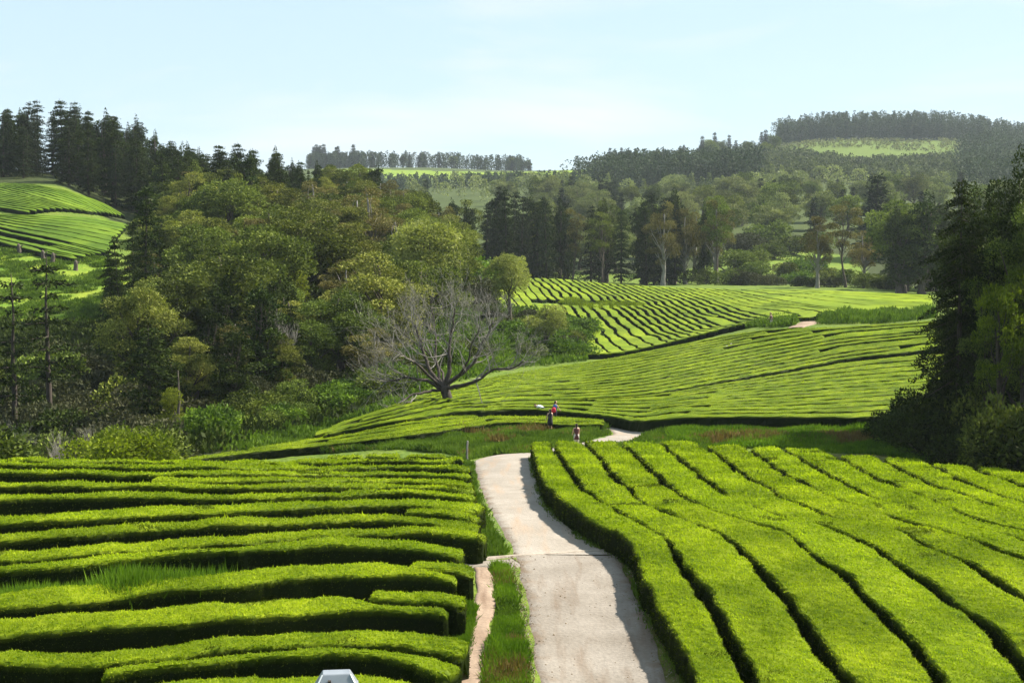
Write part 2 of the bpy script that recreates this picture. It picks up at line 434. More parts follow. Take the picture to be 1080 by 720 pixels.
# ------------------------------------------------------------------ paths
def ribbon(name, C, wl, wr, mat, lift=0.06, step=0.5, edge=0.12, seed=0, nx=14):
    C = np.asarray(C, float)
    s = np.concatenate([[0], np.cumsum(np.linalg.norm(np.diff(C, axis=0), axis=1))])
    t = np.arange(0, s[-1] + 1e-6, step)
    X = np.interp(t, s, C[:, 0]); Y = np.interp(t, s, C[:, 1])
    k = np.ones(5) / 5
    if len(t) > 12:
        Xp = np.convolve(np.pad(X, 2, 'edge'), k, 'valid'); Yp = np.convolve(np.pad(Y, 2, 'edge'), k, 'valid')
        Xp[0], Yp[0], Xp[-1], Yp[-1] = X[0], Y[0], X[-1], Y[-1]; X, Y = Xp, Yp
    tx = np.gradient(X); ty = np.gradient(Y); L = np.hypot(tx, ty); nxn, nyn = ty / L, -tx / L
    wl = np.interp(t, s, wl); wr = np.interp(t, s, wr)
    r = np.random.default_rng(seed)
    wl = wl + edge * pnoise(t, t * 0, 2.0, seed + 3, 4); wr = wr + edge * pnoise(t, t * 0, 2.0, seed + 9, 4)
    q = np.linspace(-1, 1, nx)
    off = np.where(q[None] < 0, q[None] * wl[:, None], q[None] * wr[:, None])
    PX = X[:, None] + nxn[:, None] * off; PY = Y[:, None] + nyn[:, None] * off
    PZ = H(PX, PY) + lift * (1 - 0.25 * q[None] ** 2)
    PZ[:, 0] -= 0.25; PZ[:, -1] -= 0.25
    m = MB(); n0, n1 = PX.shape; ix = np.arange(n0 * n1).reshape(n0, n1)
    F4 = np.stack([ix[:-1, :-1], ix[:-1, 1:], ix[1:, 1:], ix[1:, :-1]], -1).reshape(-1, 4)
    cc = np.stack([np.broadcast_to(q[None], PX.shape), np.broadcast_to(t[:, None], PX.shape) * 0.01, 0 * PX], -1)
    m.add(np.stack([PX, PY, PZ], -1).reshape(-1, 3), F4=F4, C=cc.reshape(-1, 3))
    return kind(m.obj(name, mat, smooth=True), 'structure')
def path_mat(name, a, b, stain, soil=(0.15, 0.105, 0.068)):
    m, N, L = newmat(name)
    out = N.new("ShaderNodeOutputMaterial"); pb = N.new("ShaderNodeBsdfPrincipled"); pb.inputs['Roughness'].default_value = 0.9
    pb.inputs['Specular IOR Level'].default_value = 0.2
    geo = N.new("ShaderNodeNewGeometry")
    at = N.new("ShaderNodeAttribute"); at.attribute_name = 'tone'
    sep = N.new("ShaderNodeSeparateColor"); L.new(at.outputs['Color'], sep.inputs[0])
    def noise(s, d=7, st=(1, 1, 1), lo=0.35, hi=0.65):
        mp = N.new("ShaderNodeMapping"); mp.inputs['Scale'].default_value = st
        n = N.new("ShaderNodeTexNoise"); n.inputs['Scale'].default_value = s; n.inputs['Detail'].default_value = d
        L.new(geo.outputs['Position'], mp.inputs[0]); L.new(mp.outputs[0], n.inputs['Vector'])
        rp = N.new("ShaderNodeMapRange"); rp.inputs[1].default_value = lo; rp.inputs[2].default_value = hi
        L.new(n.outputs['Fac'], rp.inputs[0]); return rp.outputs[0]
    def mix(f, a, b):
        x = N.new("ShaderNodeMix"); x.data_type = 'RGBA'
        for k, v in ((6, a), (7, b)):
            if isinstance(v, tuple): x.inputs[k].default_value = (*v, 1)
            else: L.new(v, x.inputs[k])
        L.new(f, x.inputs[0]); return x.outputs[2]
    c = mix(noise(0.6), a, b)
    c = mix(noise(0.9, 8, (2.2, 0.25, 1), 0.52, 0.75), c, stain)
    fine = noise(9, 5, (1, 1, 1), 0.3, 0.7)
    hs = N.new("ShaderNodeHueSaturation"); L.new(c, hs.inputs['Color'])
    rr = N.new("ShaderNodeMapRange"); rr.inputs[3].default_value = 0.86; rr.inputs[4].default_value = 1.1; L.new(fine, rr.inputs[0]); L.new(rr.outputs[0], hs.inputs['Value'])
    c = hs.outputs['Color']
    # loose soil and litter along both edges
    ab = N.new("ShaderNodeMath"); ab.operation = 'ABSOLUTE'; L.new(sep.outputs[0], ab.inputs[0])
    ad = N.new("ShaderNodeMath"); ad.operation = 'MULTIPLY_ADD'; ad.inputs[1].default_value = 0.30; L.new(noise(1.6, 8), ad.inputs[0]); L.new(ab.outputs[0], ad.inputs[2])
    er = N.new("ShaderNodeMapRange"); er.inputs[1].default_value = 0.86; er.inputs[2].default_value = 1.2; L.new(ad.outputs[0], er.inputs[0])
    c = mix(er.outputs[0], c, soil)
    L.new(c, pb.inputs['Base Color'])
    b = N.new("ShaderNodeBump"); b.inputs['Strength'].default_value = 0.35; b.inputs['Distance'].default_value = 0.03
    L.new(fine, b.inputs['Height']); L.new(b.outputs[0], pb.inputs['Normal'])
    L.new(pb.outputs[0], out.inputs['Surface']); return m
M_path = path_mat("sandy_concrete", (0.225, 0.196, 0.163), (0.28, 0.248, 0.212), (0.28, 0.21, 0.15))
M_path2 = path_mat("worn_grey_concrete", (0.17, 0.146, 0.120), (0.228, 0.201, 0.171), (0.14, 0.104, 0.075))
M_dirt = path_mat("red_earth", (0.20, 0.14, 0.098), (0.28, 0.21, 0.155), (0.14, 0.09, 0.06))

def edges_path(rows, **k):
    L = hit([r_[0] for r_ in rows], [r_[2] for r_ in rows], dmin=20, dmax=130); R = hit([r_[1] for r_ in rows], [r_[2] for r_ in rows], dmin=20, dmax=130)
    C = (L + R) / 2; w = np.linalg.norm(R - L, axis=1) / 2
    return C, w
C, w = edges_path([(563,730,810),(560,719,745),(556,708,700),(551,693,655),(544,674,620),(538,662,592),(537,657,585)])
C = np.vstack([[1.8, 24], C]); w = np.concatenate([[2.0], w])
lower = ribbon("path", C, w, w, M_path2, seed=4)
C2, w2 = edges_path([(535,655,585.5),(534,650,581),(527,637,565),(516,620,548),(508,603,530),(503,590,510),(500,578,492),(500,575,486)])
bend = np.array([[-0.4, 88.5], [3.2, 92.2], [6.5, 95.2], [8.6, 99.5], [8.6, 104], [6.2, 108], [2.5, 110.5], [-2, 112]])
C2 = np.vstack([C2, bend]); w2 = np.concatenate([w2, [2.1, 1.7, 1.6, 1.6, 1.5, 1.4, 1.2, 1.0]])
upper = ribbon("path", C2, w2, w2, M_path, seed=5, step=0.4)
lo_mid = (C[-1] + C2[0]) / 2
# the cross drain where the two concrete pours meet, with the paved spur towards the dirt footpath
Sx = hit([486, 520, 560, 600, 658], [592, 589, 586, 583.5, 580], dmax=80)
ribbon("path", Sx, [0.13]*5, [0.15]*5, path_mat("silted_joint", (0.25, 0.21, 0.17), (0.33, 0.285, 0.235), (0.16, 0.12, 0.09)), lift=0.09, seed=8, step=0.25, nx=6)
Sp = hit([486, 505, 530, 548], [596, 596, 595, 594], dmax=80)
ribbon("path", Sp, [0.8, 0.85, 0.9, 0.9], [0.6, 0.65, 0.7, 0.7], M_path2, lift=0.045, seed=9, step=0.3, nx=6)
Dp = hit([488, 497, 506, 512, 512, 508], [760, 715, 670, 640, 615, 598], dmax=80)
ribbon("path", Dp, [0.40]*6, [0.40]*6, M_dirt, lift=0.05, seed=11, step=0.3, edge=0.16, nx=8)
Fp = hit([838, 852, 866, 880], [346, 341.5, 337, 333], dmin=150, dmax=230)
ribbon("path", Fp, [1.5, 1.9, 1.9, 1.3], [1.5, 1.9, 1.9, 1.3], M_dirt, lift=0.10, seed=12, step=0.6, nx=6)

# ------------------------------------------------------------------ leaves scattered as small blades on a surface
def cards(P, Nn, length, width, up=0.6, nb=0.6, jit=0.9, rng=RNG):
    n = len(P)
    D = up * np.array([[0, 0, 1.0]]) + nb * Nn + jit * rng.normal(size=(n, 3)) * 0.6
    D /= np.linalg.norm(D, axis=1, keepdims=True) + 1e-9
    S = np.cross(D, rng.normal(size=(n, 3))); S /= np.linalg.norm(S, axis=1, keepdims=True) + 1e-9
    l = (length * rng.uniform(0.6, 1.35, n))[:, None]; w_ = (width * rng.uniform(0.7, 1.3, n))[:, None]
    V = np.stack([P, P + D * l * 0.45 + S * w_ * 0.5, P + D * l, P + D * l * 0.45 - S * w_ * 0.5], 1).reshape(-1, 3)
    return V, np.arange(4 * n).reshape(n, 4)

def smooth1(a, k):
    if k < 2: return a
    ker = np.ones(k) / k
    return np.convolve(np.pad(a, (k // 2, k - 1 - k // 2), 'edge'), ker, 'valid')

def hedge_mesh(name, Lp, Rp, h=1.0, step=0.2, mat=None, card_d=50.0, dens=230.0, cardlen=0.078, wiggle=0.05, seed=0, ground=True, undul=0.0, fresh=1.0, minw=0.22, cap=0.45, bump=1.0):
    """one clipped hedge between two edge curves (world xy), standing on the ground"""
    rng = np.random.default_rng(seed + 5)
    Mid = (Lp + Rp) / 2
    s = np.concatenate([[0], np.cumsum(np.linalg.norm(np.diff(Mid, axis=0), axis=1))])
    if s[-1] < 0.8: return None
    N_ = max(6, int(s[-1] / step) + 1)
    t = np.linspace(0, s[-1], N_)
    lx, ly, rx, ry = (np.interp(t, s, a) for a in (Lp[:, 0], Lp[:, 1], Rp[:, 0], Rp[:, 1]))
    mx_, my_ = (lx + rx) / 2, (ly + ry) / 2
    ax, ay = (rx - lx) / 2, (ry - ly) / 2
    hw = np.hypot(ax, ay); ux, uy = ax / (hw + 1e-9), ay / (hw + 1e-9)
    mx_ = smooth1(mx_, 5); my_ = smooth1(my_, 5)
    e = np.clip(np.minimum(t, s[-1] - t) / cap, 0, 1)
    endf = np.sqrt(1 - (1 - e) ** 2)
    hw = np.maximum(hw, minw) * (0.45 + 0.55 * endf)
    hh = h * (0.86 + 0.14 * endf) + undul * pnoise(t, t * 0 + seed, 1.1, seed, 2)
    wl = hw + wiggle * pnoise(t, t * 0, 3.0, seed + 1, 3); wr = hw + wiggle * pnoise(t, t * 0, 3.0, seed + 2, 3)
    wl = np.maximum(wl, minw * 0.6); wr = np.maximum(wr, minw * 0.6)
    K_ = 7
    prof = [(-1, 0.0, 0.02, -0.10), (-1, 0.02, 0, 0.35), (-1, 0.0, 0, 0.78), (-1, -0.02, 0, 0.93), (-1, -0.09, 0, 0.995)]
    ring = []
    for sg, off, _, zf in prof: ring.append((-1, off, zf))
    for q in np.linspace(-0.72, 0.72, K_): ring.append((q, None, 1.0 + 0.015 * (1 - q * q)))
    for sg, off, _, zf in reversed(prof): ring.append((1, off, zf))
    M = len(ring)
    off = np.zeros((N_, M)); zf = np.zeros((N_, M))
    for j, (q, o, z) in enumerate(ring):
        if o is None: off[:, j] = np.where(q < 0, q * wl, q * wr)
        else: off[:, j] = q * (np.where(q < 0, wl, wr) + o * np.minimum(1, (wl if q < 0 else wr) / 0.5))
        zf[:, j] = z
    PX = mx_[:, None] + ux[:, None] * off; PY = my_[:, None] + uy[:, None] * off
    jit = step * 0.12
    PX += rng.normal(size=PX.shape) * min(jit, 0.035); PY += rng.normal(size=PY.shape) * min(jit, 0.035)
    top = np.clip((zf - 0.55) / 0.4, 0, 1)
    dz = bump * 0.030 * pnoise(PX, PY, 5.0, seed % 17, 3) + bump * 0.075 * pnoise(PX, PY, 1.5, seed % 13, 2) + rng.normal(size=PX.shape) * 0.012
    PZ = H(PX, PY) + hh[:, None] * zf + dz * top
    V = np.stack([PX, PY, PZ], -1)
    ix = np.arange(N_ * M).reshape(N_, M)
    F4 = np.stack([ix[:-1, :-1], ix[1:, :-1], ix[1:, 1:], ix[:-1, 1:]], -1).reshape(-1, 4)
    topc = np.clip((zf - 0.90) / 0.09, 0, 1) * fresh  # sides take the dark colour that also holds their shade
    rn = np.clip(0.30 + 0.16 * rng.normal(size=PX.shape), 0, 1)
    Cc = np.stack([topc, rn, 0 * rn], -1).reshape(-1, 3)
    m = MB(); Vf = V.reshape(-1, 3)
    F3 = []
    for ring_i, rev in ((0, False), (N_ - 1, True)):
        c = len(Vf) + len(F3) * 0
    c0 = Vf[ix[0]].mean(0); c1 = Vf[ix[-1]].mean(0)
    Vall = np.vstack([Vf, c0, c1]); Call = np.vstack([Cc, [0.1, 0.2, 0], [0.1, 0.2, 0]])
    nV = len(Vf)
    F3 = [(ix[0, j], ix[0, j+1], nV) for j in range(M-1)] + [(ix[-1, j+1], ix[-1, j], nV + 1) for j in range(M-1)]
    m.add(Vall, F4=F4, F3=np.array(F3), C=Call)
    if dens > 0:
        q = Vall[F4]; d1 = q[:, 2] - q[:, 0]; d2 = q[:, 3] - q[:, 1]
        nr_ = np.cross(d1, d2); ar = np.linalg.norm(nr_, axis=1) / 2; nr_ /= (np.linalg.norm(nr_, axis=1, keepdims=True) + 1e-9)
        dist = q[:, 0, 1]
        sc = np.clip(dist / card_d, 0.8, 6)
        ex = ar * dens / sc ** 2
        cnt = rng.poisson(ex)
        f = np.repeat(np.arange(len(F4)), cnt)
        a = rng.random(len(f))[:, None]; b = rng.random(len(f))[:, None]
        Pp = (q[f, 0] * (1-a) + q[f, 1] * a) * (1-b) + (q[f, 3] * (1-a) + q[f, 2] * a) * b
        nn = nr_[f]
        sgn = np.sign((nn * (Pp - np.stack([mx_.mean() + 0*Pp[:,0]*0 + 0, my_.mean() + 0*Pp[:,1], Pp[:,2]*0 - 50], -1))).sum(1))
        tf = (Call[F4[f, 0], 0] + Call[F4[f, 2], 0]) / 2
        nn = np.where((nn[:, 2:3] < -0.2) & (tf[:, None] > 0.5), -nn, nn)
        shoot = np.where(rng.random(len(f)) < 0.06, 1.7, 1.0)
        V2, Q2 = cards(Pp - nn * 0.01, nn, cardlen * sc[f] * shoot, 0.048 * sc[f] * (cardlen / 0.085), up=0.5, nb=0.42, jit=1.15, rng=rng)
        patch = 0.5 + 0.5 * pnoise(Pp[:, 0], Pp[:, 1], 1.6, 4, 3)
        tone = np.clip(rng.beta(2.2, 1.9, len(f)) * 0.75 + 0.35 * patch, 0, 1)
        tf = np.clip(tf + np.where(rng.random(len(f)) < 0.22, rng.uniform(0.05, 0.45, len(f)), 0.05), 0, 1)
        dead = pnoise(Pp[:, 0], Pp[:, 1], 1.3, seed % 29 + 50, 3)
        tf = tf * np.where(dead > 0.78, 0.35, 1.0)
        cr_ = np.stack([tf, tone, 0 * tone + 1], -1)
        m.add(V2, F4=Q2, C=np.repeat(cr_, 4, axis=0))
    return m.obj(name, mat or M_tea)

NH = [0]
def hid():
    NH[0] += 1; return NH[0]

# ------------------------------------------------------------------ tea rows on the footpath side (near field): front top edges as surveyed
rowsL = [
 [(70,770),(150,757),(260,746),(330,742),(400,745),(450,756)],
 [(150,741),(205,731),(260,728),(330,726),(400,728),(432,740)],
 [(104,711),(130,706),(170,702),(220,697),(260,693.5),(300,692),(350,690),(400,691),(440,701),(462,716)],
 [(-60,702),(0,701),(50,702),(105,701),(140,697),(190,692),(250,684),(330,680),(400,679),(450,684),(484,694)],
 [(-60,674),(0,670),(65,665),(130,660),(195,655),(260,651),(330,645),(400,643),(440,644),(474,651)],
 [(385,632),(430,632.5),(460,634),(492,641)],
 [(-60,647),(0,642),(65,636),(130,629),(195,622),(260,615),(300,611),(350,607),(400,605.5),(450,607),(483,616)],
 [(425,598),(470,600),(503,606)],
 [(-60,606),(0,602),(65,597),(130,592),(195,584),(260,578),(320,576),(380,576),(440,577),(484,588)],
 [(-60,595),(0,591.5),(65,587),(130,581),(200,577),(260,571),(346,565),(418,561.5),(467,562),(509,569)],
 [(-60,573),(0,570),(130,560.5),(200,556),(260,552.5),(346,550),(418,548.5),(467,553),(492,560)],
 [(424,539),(467,542),(494,549)],
 [(-60,556),(0,552),(130,543.5),(200,540),(260,538),(346,535),(418,531.5),(467,534),(492,540)],
 [(-60,527),(0,525),(130,524),(260,525),(346,522.5),(418,519.5),(467,521.5),(490,527)],
 [(-60,512),(0,512),(130,512),(195,513),(260,514.5),(346,513),(418,512.5),(467,514.5),(487,519)],
 [(155,507),(260,507),(346,507),(418,506.5),(467,508.5),(486,511.5)],
 [(-60,496),(0,497),(60,499),(130,500),(200,499.5),(260,499),(346,499.5),(418,500),(467,501),(484,503)],
 [(-60,490),(0,490),(130,491.5),(230,494),(346,493.5),(418,492),(467,493),(482,496)],
 [(-60,484.5),(0,485),(60,486),(130,487),(225,489.5),(300,488),(346,487.5),(418,485.5),(467,487.5)],
]
surf = []
for pl in rowsL:
    px = np.array([p[0] for p in pl], float); py = np.array([p[1] for p in pl], float)
    qx = np.linspace(px[0], px[-1], 60); qy = np.interp(qx, px, py); qy = smooth1(qy, 5)
    surf.append(hit(qx, qy, h=1.0, dmin=26, dmax=95))
look = ["short curved", "stub of a", "long", "low thick"]
LBL_L = ["barely showing tea hedge under the photo's bottom edge, below the metal-roofed box",
 "sliver of clipped tea hedge directly behind the grey metal-roofed box",
 "tea hedge just above the metal-roofed box, tapering to a tip at its far end",
 "tea hedge whose end stub stands by the reddest part of the dirt footpath",
 "very broad-topped tea hedge with a tall black front, third face above the metal box",
 "narrow tea hedge tucked close behind the broad-topped one, its end poking past it",
 "tea hedge with long grass behind it and a rounded end beside the spur",
 "stubby tea hedge end beside the paved spur, half hidden behind a longer hedge",
 "tea hedge with the tallest black front, just above the strip of long grass",
 "tea hedge reaching furthest towards the path, its rounded end just above the paved spur",
 "tea hedge running second above the tallest black hedge front",
 "very short tea hedge wedged between two long rows near the path's verge",
 "tea hedge running third above the tallest black hedge front",
 "tea hedge running fourth above the tallest black hedge front",
 "tea hedge running fifth above the tallest black hedge front",
 "half-length tea hedge squeezed into the sixth line above the tallest black front",
 "tea hedge third in from the crest edge of the footpath-side field",
 "tea hedge second in from the crest edge of the footpath-side field",
 "last unbroken tea hedge along the crest of the footpath-side field"]
for i, S in enumerate(surf):
    # depth available behind this row until the next row's front
    w_ = np.full(len(S), 1.4 if i in (4, 5, 6) else (1.1 if i < 11 else (1.4 if i == 12 else 1.0))) + 0.12 * pnoise(S[:, 0], S[:, 1], 0.4, i)
    for j in range(len(surf)):
        if j == i: continue
        T = surf[j]
        o = np.argsort(T[:, 0])
        ty_ = np.interp(S[:, 0], T[o, 0], T[o, 1], left=np.nan, right=np.nan)
        dlt = ty_ - S[:, 1]
        ok = (~np.isnan(dlt)) & (dlt > 0.15)
        w_ = np.where(ok, np.minimum(w_, np.maximum(dlt - 0.42, 0.35)), w_)
    w_ = smooth1(w_, 5)
    tg = np.gradient(S, axis=0); L_ = np.hypot(tg[:, 0], tg[:, 1]); nrm = np.stack([-tg[:, 1] / L_, tg[:, 0] / L_], -1)
    nrm = np.where(nrm[:, 1:2] < 0, -nrm, nrm)
    if i in (5, 7, 11): w_ = np.minimum(w_, 0.85)
    B = S + nrm * w_[:, None]
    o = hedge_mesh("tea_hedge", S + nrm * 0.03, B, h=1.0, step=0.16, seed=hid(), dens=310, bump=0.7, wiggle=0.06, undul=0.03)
    tag(o, LBL_L[i], "hedge", "tea hedges on the dirt footpath side")
# short cross blocks at the far corner of that field
for (xa, xb, yy, lb) in ((344,381,482.5,"short tea hedge block on the field crest, furthest from the wooden post"), (384,422,481.5,"middle one of three short tea hedge blocks on the field crest"), (427,470,481,"longest short tea hedge block on the field crest, near the wooden post"), (474,489,484,"tiny tea bush block right beside the wooden post")):
    S = hit(np.linspace(xa, xb, 12), np.full(12, yy), h=0.9, dmin=60, dmax=110)
    o = hedge_mesh("tea_hedge", S, S + [0, 1.3], h=0.9, step=0.2, seed=hid(), dens=220, wiggle=0.06)
    tag(o, lb, "hedge", "short tea hedge blocks on the field crest")

# ------------------------------------------------------------------ tea rows beside the concrete path: the gaps between rows as surveyed
gaps = [
 [(561,466),(566,487),(575,510),(595,528),(620,545),(650,559),(665,570),(672,585),(680,612),(694,636),(715,672),(728,700),(737,722),(752,770)],
 [(583,466),(584,472),(596,489),(606,504),(613,514),(640,533),(680,552),(702,567),(716,590),(733,609),(752,638),(765,670),(784,698),(795,720),(820,775)],
 [(612,465),(617,468),(630,479),(642,496),(651,506),(663,515),(678,530),(700,541),(750,556),(774,571),(791,588),(803,604),(825,626),(842,653),(863,674),(880,705),(892,720),(925,775)],
 [(650,465),(663,474),(680,489),(695,503),(709,515),(724,525),(750,538),(790,549),(825,559),(844,571),(866,590),(885,600),(904,619),(923,640),(940,657),(962,679),(984,705),(996,720),(1035,775)],
 [(690,465),(702,471),(714,482),(733,496),(743,506),(762,518),(781,530),(830,545),(870,555),(904,566),(921,575),(940,590),(964,604),(993,626),(1020,648),(1049,665),(1073,696),(1092,720),(1130,775)],
 [(733,465.5),(741,470),(762,482),(777,496),(798,508),(820,522),(844,532),(873,541),(915,551),(955,562),(976,575),(1013,590),(1037,602),(1061,619),(1080,629),(1120,655),(1180,720),(1220,775)],
 [(780,468),(791,474),(808,486),(822,496),(842,506),(863,516.5),(880,524),(897,531),(950,546),(1000,560),(1046,577),(1080,588),(1120,602),(1190,650),(1260,720),(1300,775)],
 [(820,470.5),(825,473),(842,482),(861,494),(880,503),(897,513),(923,524),(950,532),(1010,549),(1080,569),(1140,590),(1220,630),(1300,690),(1350,740)],
 [(868,474),(890,484),(904,494),(926,504.5),(955,516),(996,532),(1025,545),(1080,559),(1160,580),(1240,605),(1330,660)],
 [(920,479.5),(935,486.5),(952,496),(967,503),(988,512),(1017,522.5),(1080,543),(1170,563),(1260,590),(1350,625)],
 [(975,485),(993,496),(1013,506),(1038,516),(1061,524),(1110,536),(1200,558),(1300,585),(1370,610)],
 [(1020,491),(1044,501),(1080,512),(1150,528),(1250,552),(1350,578)],
 [(1065,497),(1100,505),(1160,518),(1260,538),(1350,556)],
 [(1120,505),(1180,513),(1260,525),(1350,538)],
]
GE = []
for pl in gaps:
    px = np.array([p[0] for p in pl], float); py = np.array([p[1] for p in pl], float)
    s = np.concatenate([[0], np.cumsum(np.hypot(np.diff(px), np.diff(py)))])
    q = np.linspace(0, s[-1], 130)
    W_ = hit(np.interp(q, s, px), np.interp(q, s, py), h=1.0, dmin=26, dmax=110)
    # order by distance along the row
    s2 = np.concatenate([[0], np.cumsum(np.linalg.norm(np.diff(W_, axis=0), axis=1))])
    GE.append(W_)
def gap_w(y):     # gaps close up on the brow of the field
    return 0.05 + 0.155 * np.clip(np.abs(y - 54) / 6.0 - 0.6, 0, 1)
ROW_LBL = ["tea hedge bordering the concrete path, its clipped flank against the paving"] + \
  [f"broad tea hedge {ordw(k)} in from the concrete path, running lengthwise away" for k in range(2, 14)]
for k in range(len(GE) - 1):
    A_, B_ = GE[k], GE[k + 1]
    # match by y
    y0 = max(A_[:, 1].min(), B_[:, 1].min()); y1 = min(A_[:, 1].max(), B_[:, 1].max())
    yy_ = np.linspace(y1, y0, 160)
    oa, ob = np.argsort(A_[:, 1]), np.argsort(B_[:, 1])
    ax_ = smooth1(np.interp(yy_, A_[oa, 1], A_[oa, 0]), 5); bx_ = smooth1(np.interp(yy_, B_[ob, 1], B_[ob, 0]), 5)
    ga = 0.0 if k == 0 else 1.0
    wob = 0.10 * pnoise(yy_, yy_ * 0 + k, 1.3, k, 3)
    wob2 = 0.10 * pnoise(yy_, yy_ * 0 + k + 1, 1.3, k + 1, 3)
    Lx = ax_ + ga * gap_w(yy_) * 1.0 + ga * wob + 0.05 * pnoise(yy_, yy_ * 0, 3, k + 31)
    Rx = bx_ - gap_w(yy_) + wob2 + 0.05 * pnoise(yy_, yy_ * 0, 3, k + 57)
    m_ = (Rx - Lx) > 0.3
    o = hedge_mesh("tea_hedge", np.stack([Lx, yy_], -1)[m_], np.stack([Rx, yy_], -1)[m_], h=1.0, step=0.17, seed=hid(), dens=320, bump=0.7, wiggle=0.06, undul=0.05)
    if o: tag(o, ROW_LBL[k], "hedge", "tea hedges beside the concrete path")

# ------------------------------------------------------------------ rows of the farther fields
def family(curves, counts, h, phrase, group, dmin, dmax, gap=0.42, minw=1.3, step=0.5, dens=18, cardlen=0.085, mat=None, hold=None, N=150, wig=0.10, hh=None, fresh=0.95, cuts=None, start=1, word="from the lower edge", card_d=50.0):
    Ws = []
    for c in curves:
        px = np.array([p[0] for p in c], float); py = np.array([p[1] for p in c], float)
        s = np.concatenate([[0], np.cumsum(np.abs(np.diff(px)) + np.abs(np.diff(py)))])
        q = np.linspace(0, s[-1], N)
        W_ = hit(np.interp(q, s, px), smooth1(np.interp(q, s, py), 5), h=h, dmin=dmin, dmax=dmax)
        W_ = np.stack([smooth1(W_[:, 0], 7), smooth1(W_[:, 1], 7)], -1)
        Ws.append(W_)
    E = [Ws[0]]
    for k, nrow in enumerate(counts):
        for j in range(1, nrow + 1):
            E.append(Ws[k] * (1 - j / nrow) + Ws[k + 1] * (j / nrow))
    K_ = len(E) - 1
    cnt = start
    for k in range(K_):
        sp = np.linalg.norm(E[k + 1] - E[k], axis=1)
        # how many row pitches one hedge spans where rows draw together
        lev = np.zeros(N, int)
        for l in (1, 2, 3, 4):
            b0 = (k // 2 ** l) * 2 ** l; b1 = min(b0 + 2 ** l, K_)
            bs = np.linalg.norm(E[b1] - E[b0], axis=1) / (b1 - b0)
            th_ = minw * (0.78 + 0.5 * np.random.default_rng(b0 * 7 + l).random())
            lev = np.where(bs * 2 ** (l - 1) < th_, l, lev)
        act = (k % (2 ** lev) == 0) & (sp * 2 ** np.minimum(lev, 4) > 0.9)
        mult = smooth1((2.0 ** lev), 9)
        i = 0
        while i < N:
            if not act[i]: i += 1; continue
            j = i
            while j + 1 < N and act[j + 1]: j += 1
            seg = slice(i, j + 1)
            if j - i > 6:
                A_ = E[k][seg].copy(); idx_ = np.minimum(k + mult[seg], K_)
                lo = np.floor(idx_).astype(int); fr = idx_ - lo; hi = np.minimum(lo + 1, K_)
                EE = np.stack(E, 0); ii = np.arange(i, j + 1)
                B_ = EE[lo, ii] * (1 - fr)[:, None] + EE[hi, ii] * fr[:, None]
                D_ = B_ - A_; L_ = np.linalg.norm(D_, axis=1, keepdims=True) + 1e-9
                sA = 0.5 * gap + wig * pnoise(A_[:, 0], A_[:, 1], 0.55, 3, 4)[:, None]
                sB = 0.5 * gap - wig * pnoise(B_[:, 0], B_[:, 1], 0.55, 3, 4)[:, None]
                A2 = A_ + D_ / L_ * np.clip(sA, 0.05, None); B2 = B_ - D_ / L_ * np.clip(sB, 0.05, None)
                segs = [(0, len(A2))]
                if cuts is not None:
                    keep = ~cuts((A_ + B_) / 2)
                    segs = []; a0 = None
                    for z_ in range(len(A2)):
                        if keep[z_] and a0 is None: a0 = z_
                        if (not keep[z_] or z_ == len(A2) - 1) and a0 is not None:
                            segs.append((a0, z_ + (1 if keep[z_] else 0))); a0 = None
                for (s0, s1) in segs:
                    if s1 - s0 < 4: continue
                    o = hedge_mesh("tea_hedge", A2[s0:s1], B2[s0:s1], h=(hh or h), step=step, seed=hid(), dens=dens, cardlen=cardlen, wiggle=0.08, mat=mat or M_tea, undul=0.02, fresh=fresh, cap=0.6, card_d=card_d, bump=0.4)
                    if o:
                        tag(o, f"{ordw(cnt)} tea hedge {word} {phrase}", "hedge", group); cnt += 1
            i = j + 1
    return cnt

c0 = [(178,487),(250,479),(330,470.5),(400,463),(448,457),(496,449.5),(530,445),(568,446),(605,448),(641,447)]
c1 = [(182,484),(250,474),(313,464),(370,453.5),(430,443),(480,437.5),(530,437.5),(580,438.5),(620,441),(642,443)]
family([c0, c1], [4], 0.6, "of the wedge in front of the bending pluckers", "tea hedges in the wedge in front of the pluckers", 88, 130, dens=90, minw=1.3, step=0.3, gap=0.36, card_d=90)
g0 = [(320,462.5),(400,447),(480,434),(540,431),(590,433),(640,438.5),(688,446),(712,441.5),(740,440),(800,440),(870,441),(960,438),(1030,434)]
g1 = [(322,461.5),(400,444),(470,428),(540,422),(600,421),(660,418),(700,414),(770,402),(850,389),(900,380),(980,372),(1030,366)]
g1b = [(323,461.2),(400,443.5),(470,427.5),(540,421.5),(600,420.4),(660,417.3),(700,413),(770,400),(850,386.3),(900,377.3),(980,369),(1030,363)]
g2 = [(325,460),(360,447.5),(420,431),(480,415.5),(540,405.5),(600,401),(660,393),(720,381),(800,365),(880,351),(940,346),(980,343),(1030,340)]
g3 = [(330,456),(350,447),(400,431),(440,418),(490,403),(540,393),(600,384),(640,378.5),(700,366.5),(750,356),(800,347.5),(840,345),(880,344.5),(980,338),(1030,335)]
family([g0, g1], [13], 0.9, "of the shallow bowl behind the pluckers", "tea hedges in the bowl behind the pluckers", 98, 215, dens=46, step=0.4, gap=0.85, minw=2.0, wig=0.07, cardlen=0.065, card_d=100)
family([g1b, g2, g3], [8, 7], 0.9, "of the rise up to the sandy track", "tea hedges on the rise below the sandy track", 98, 215, dens=46, step=0.45, gap=0.95, minw=2.0, wig=0.09, cardlen=0.065, card_d=100)
def grass_cross(P):      # the grassy lane that crosses the far terraces
    a = lane
    d = np.abs(P[:, 1] - np.interp(P[:, 0], a[:, 0], a[:, 1], left=-999, right=-999))
    return d < 2.2
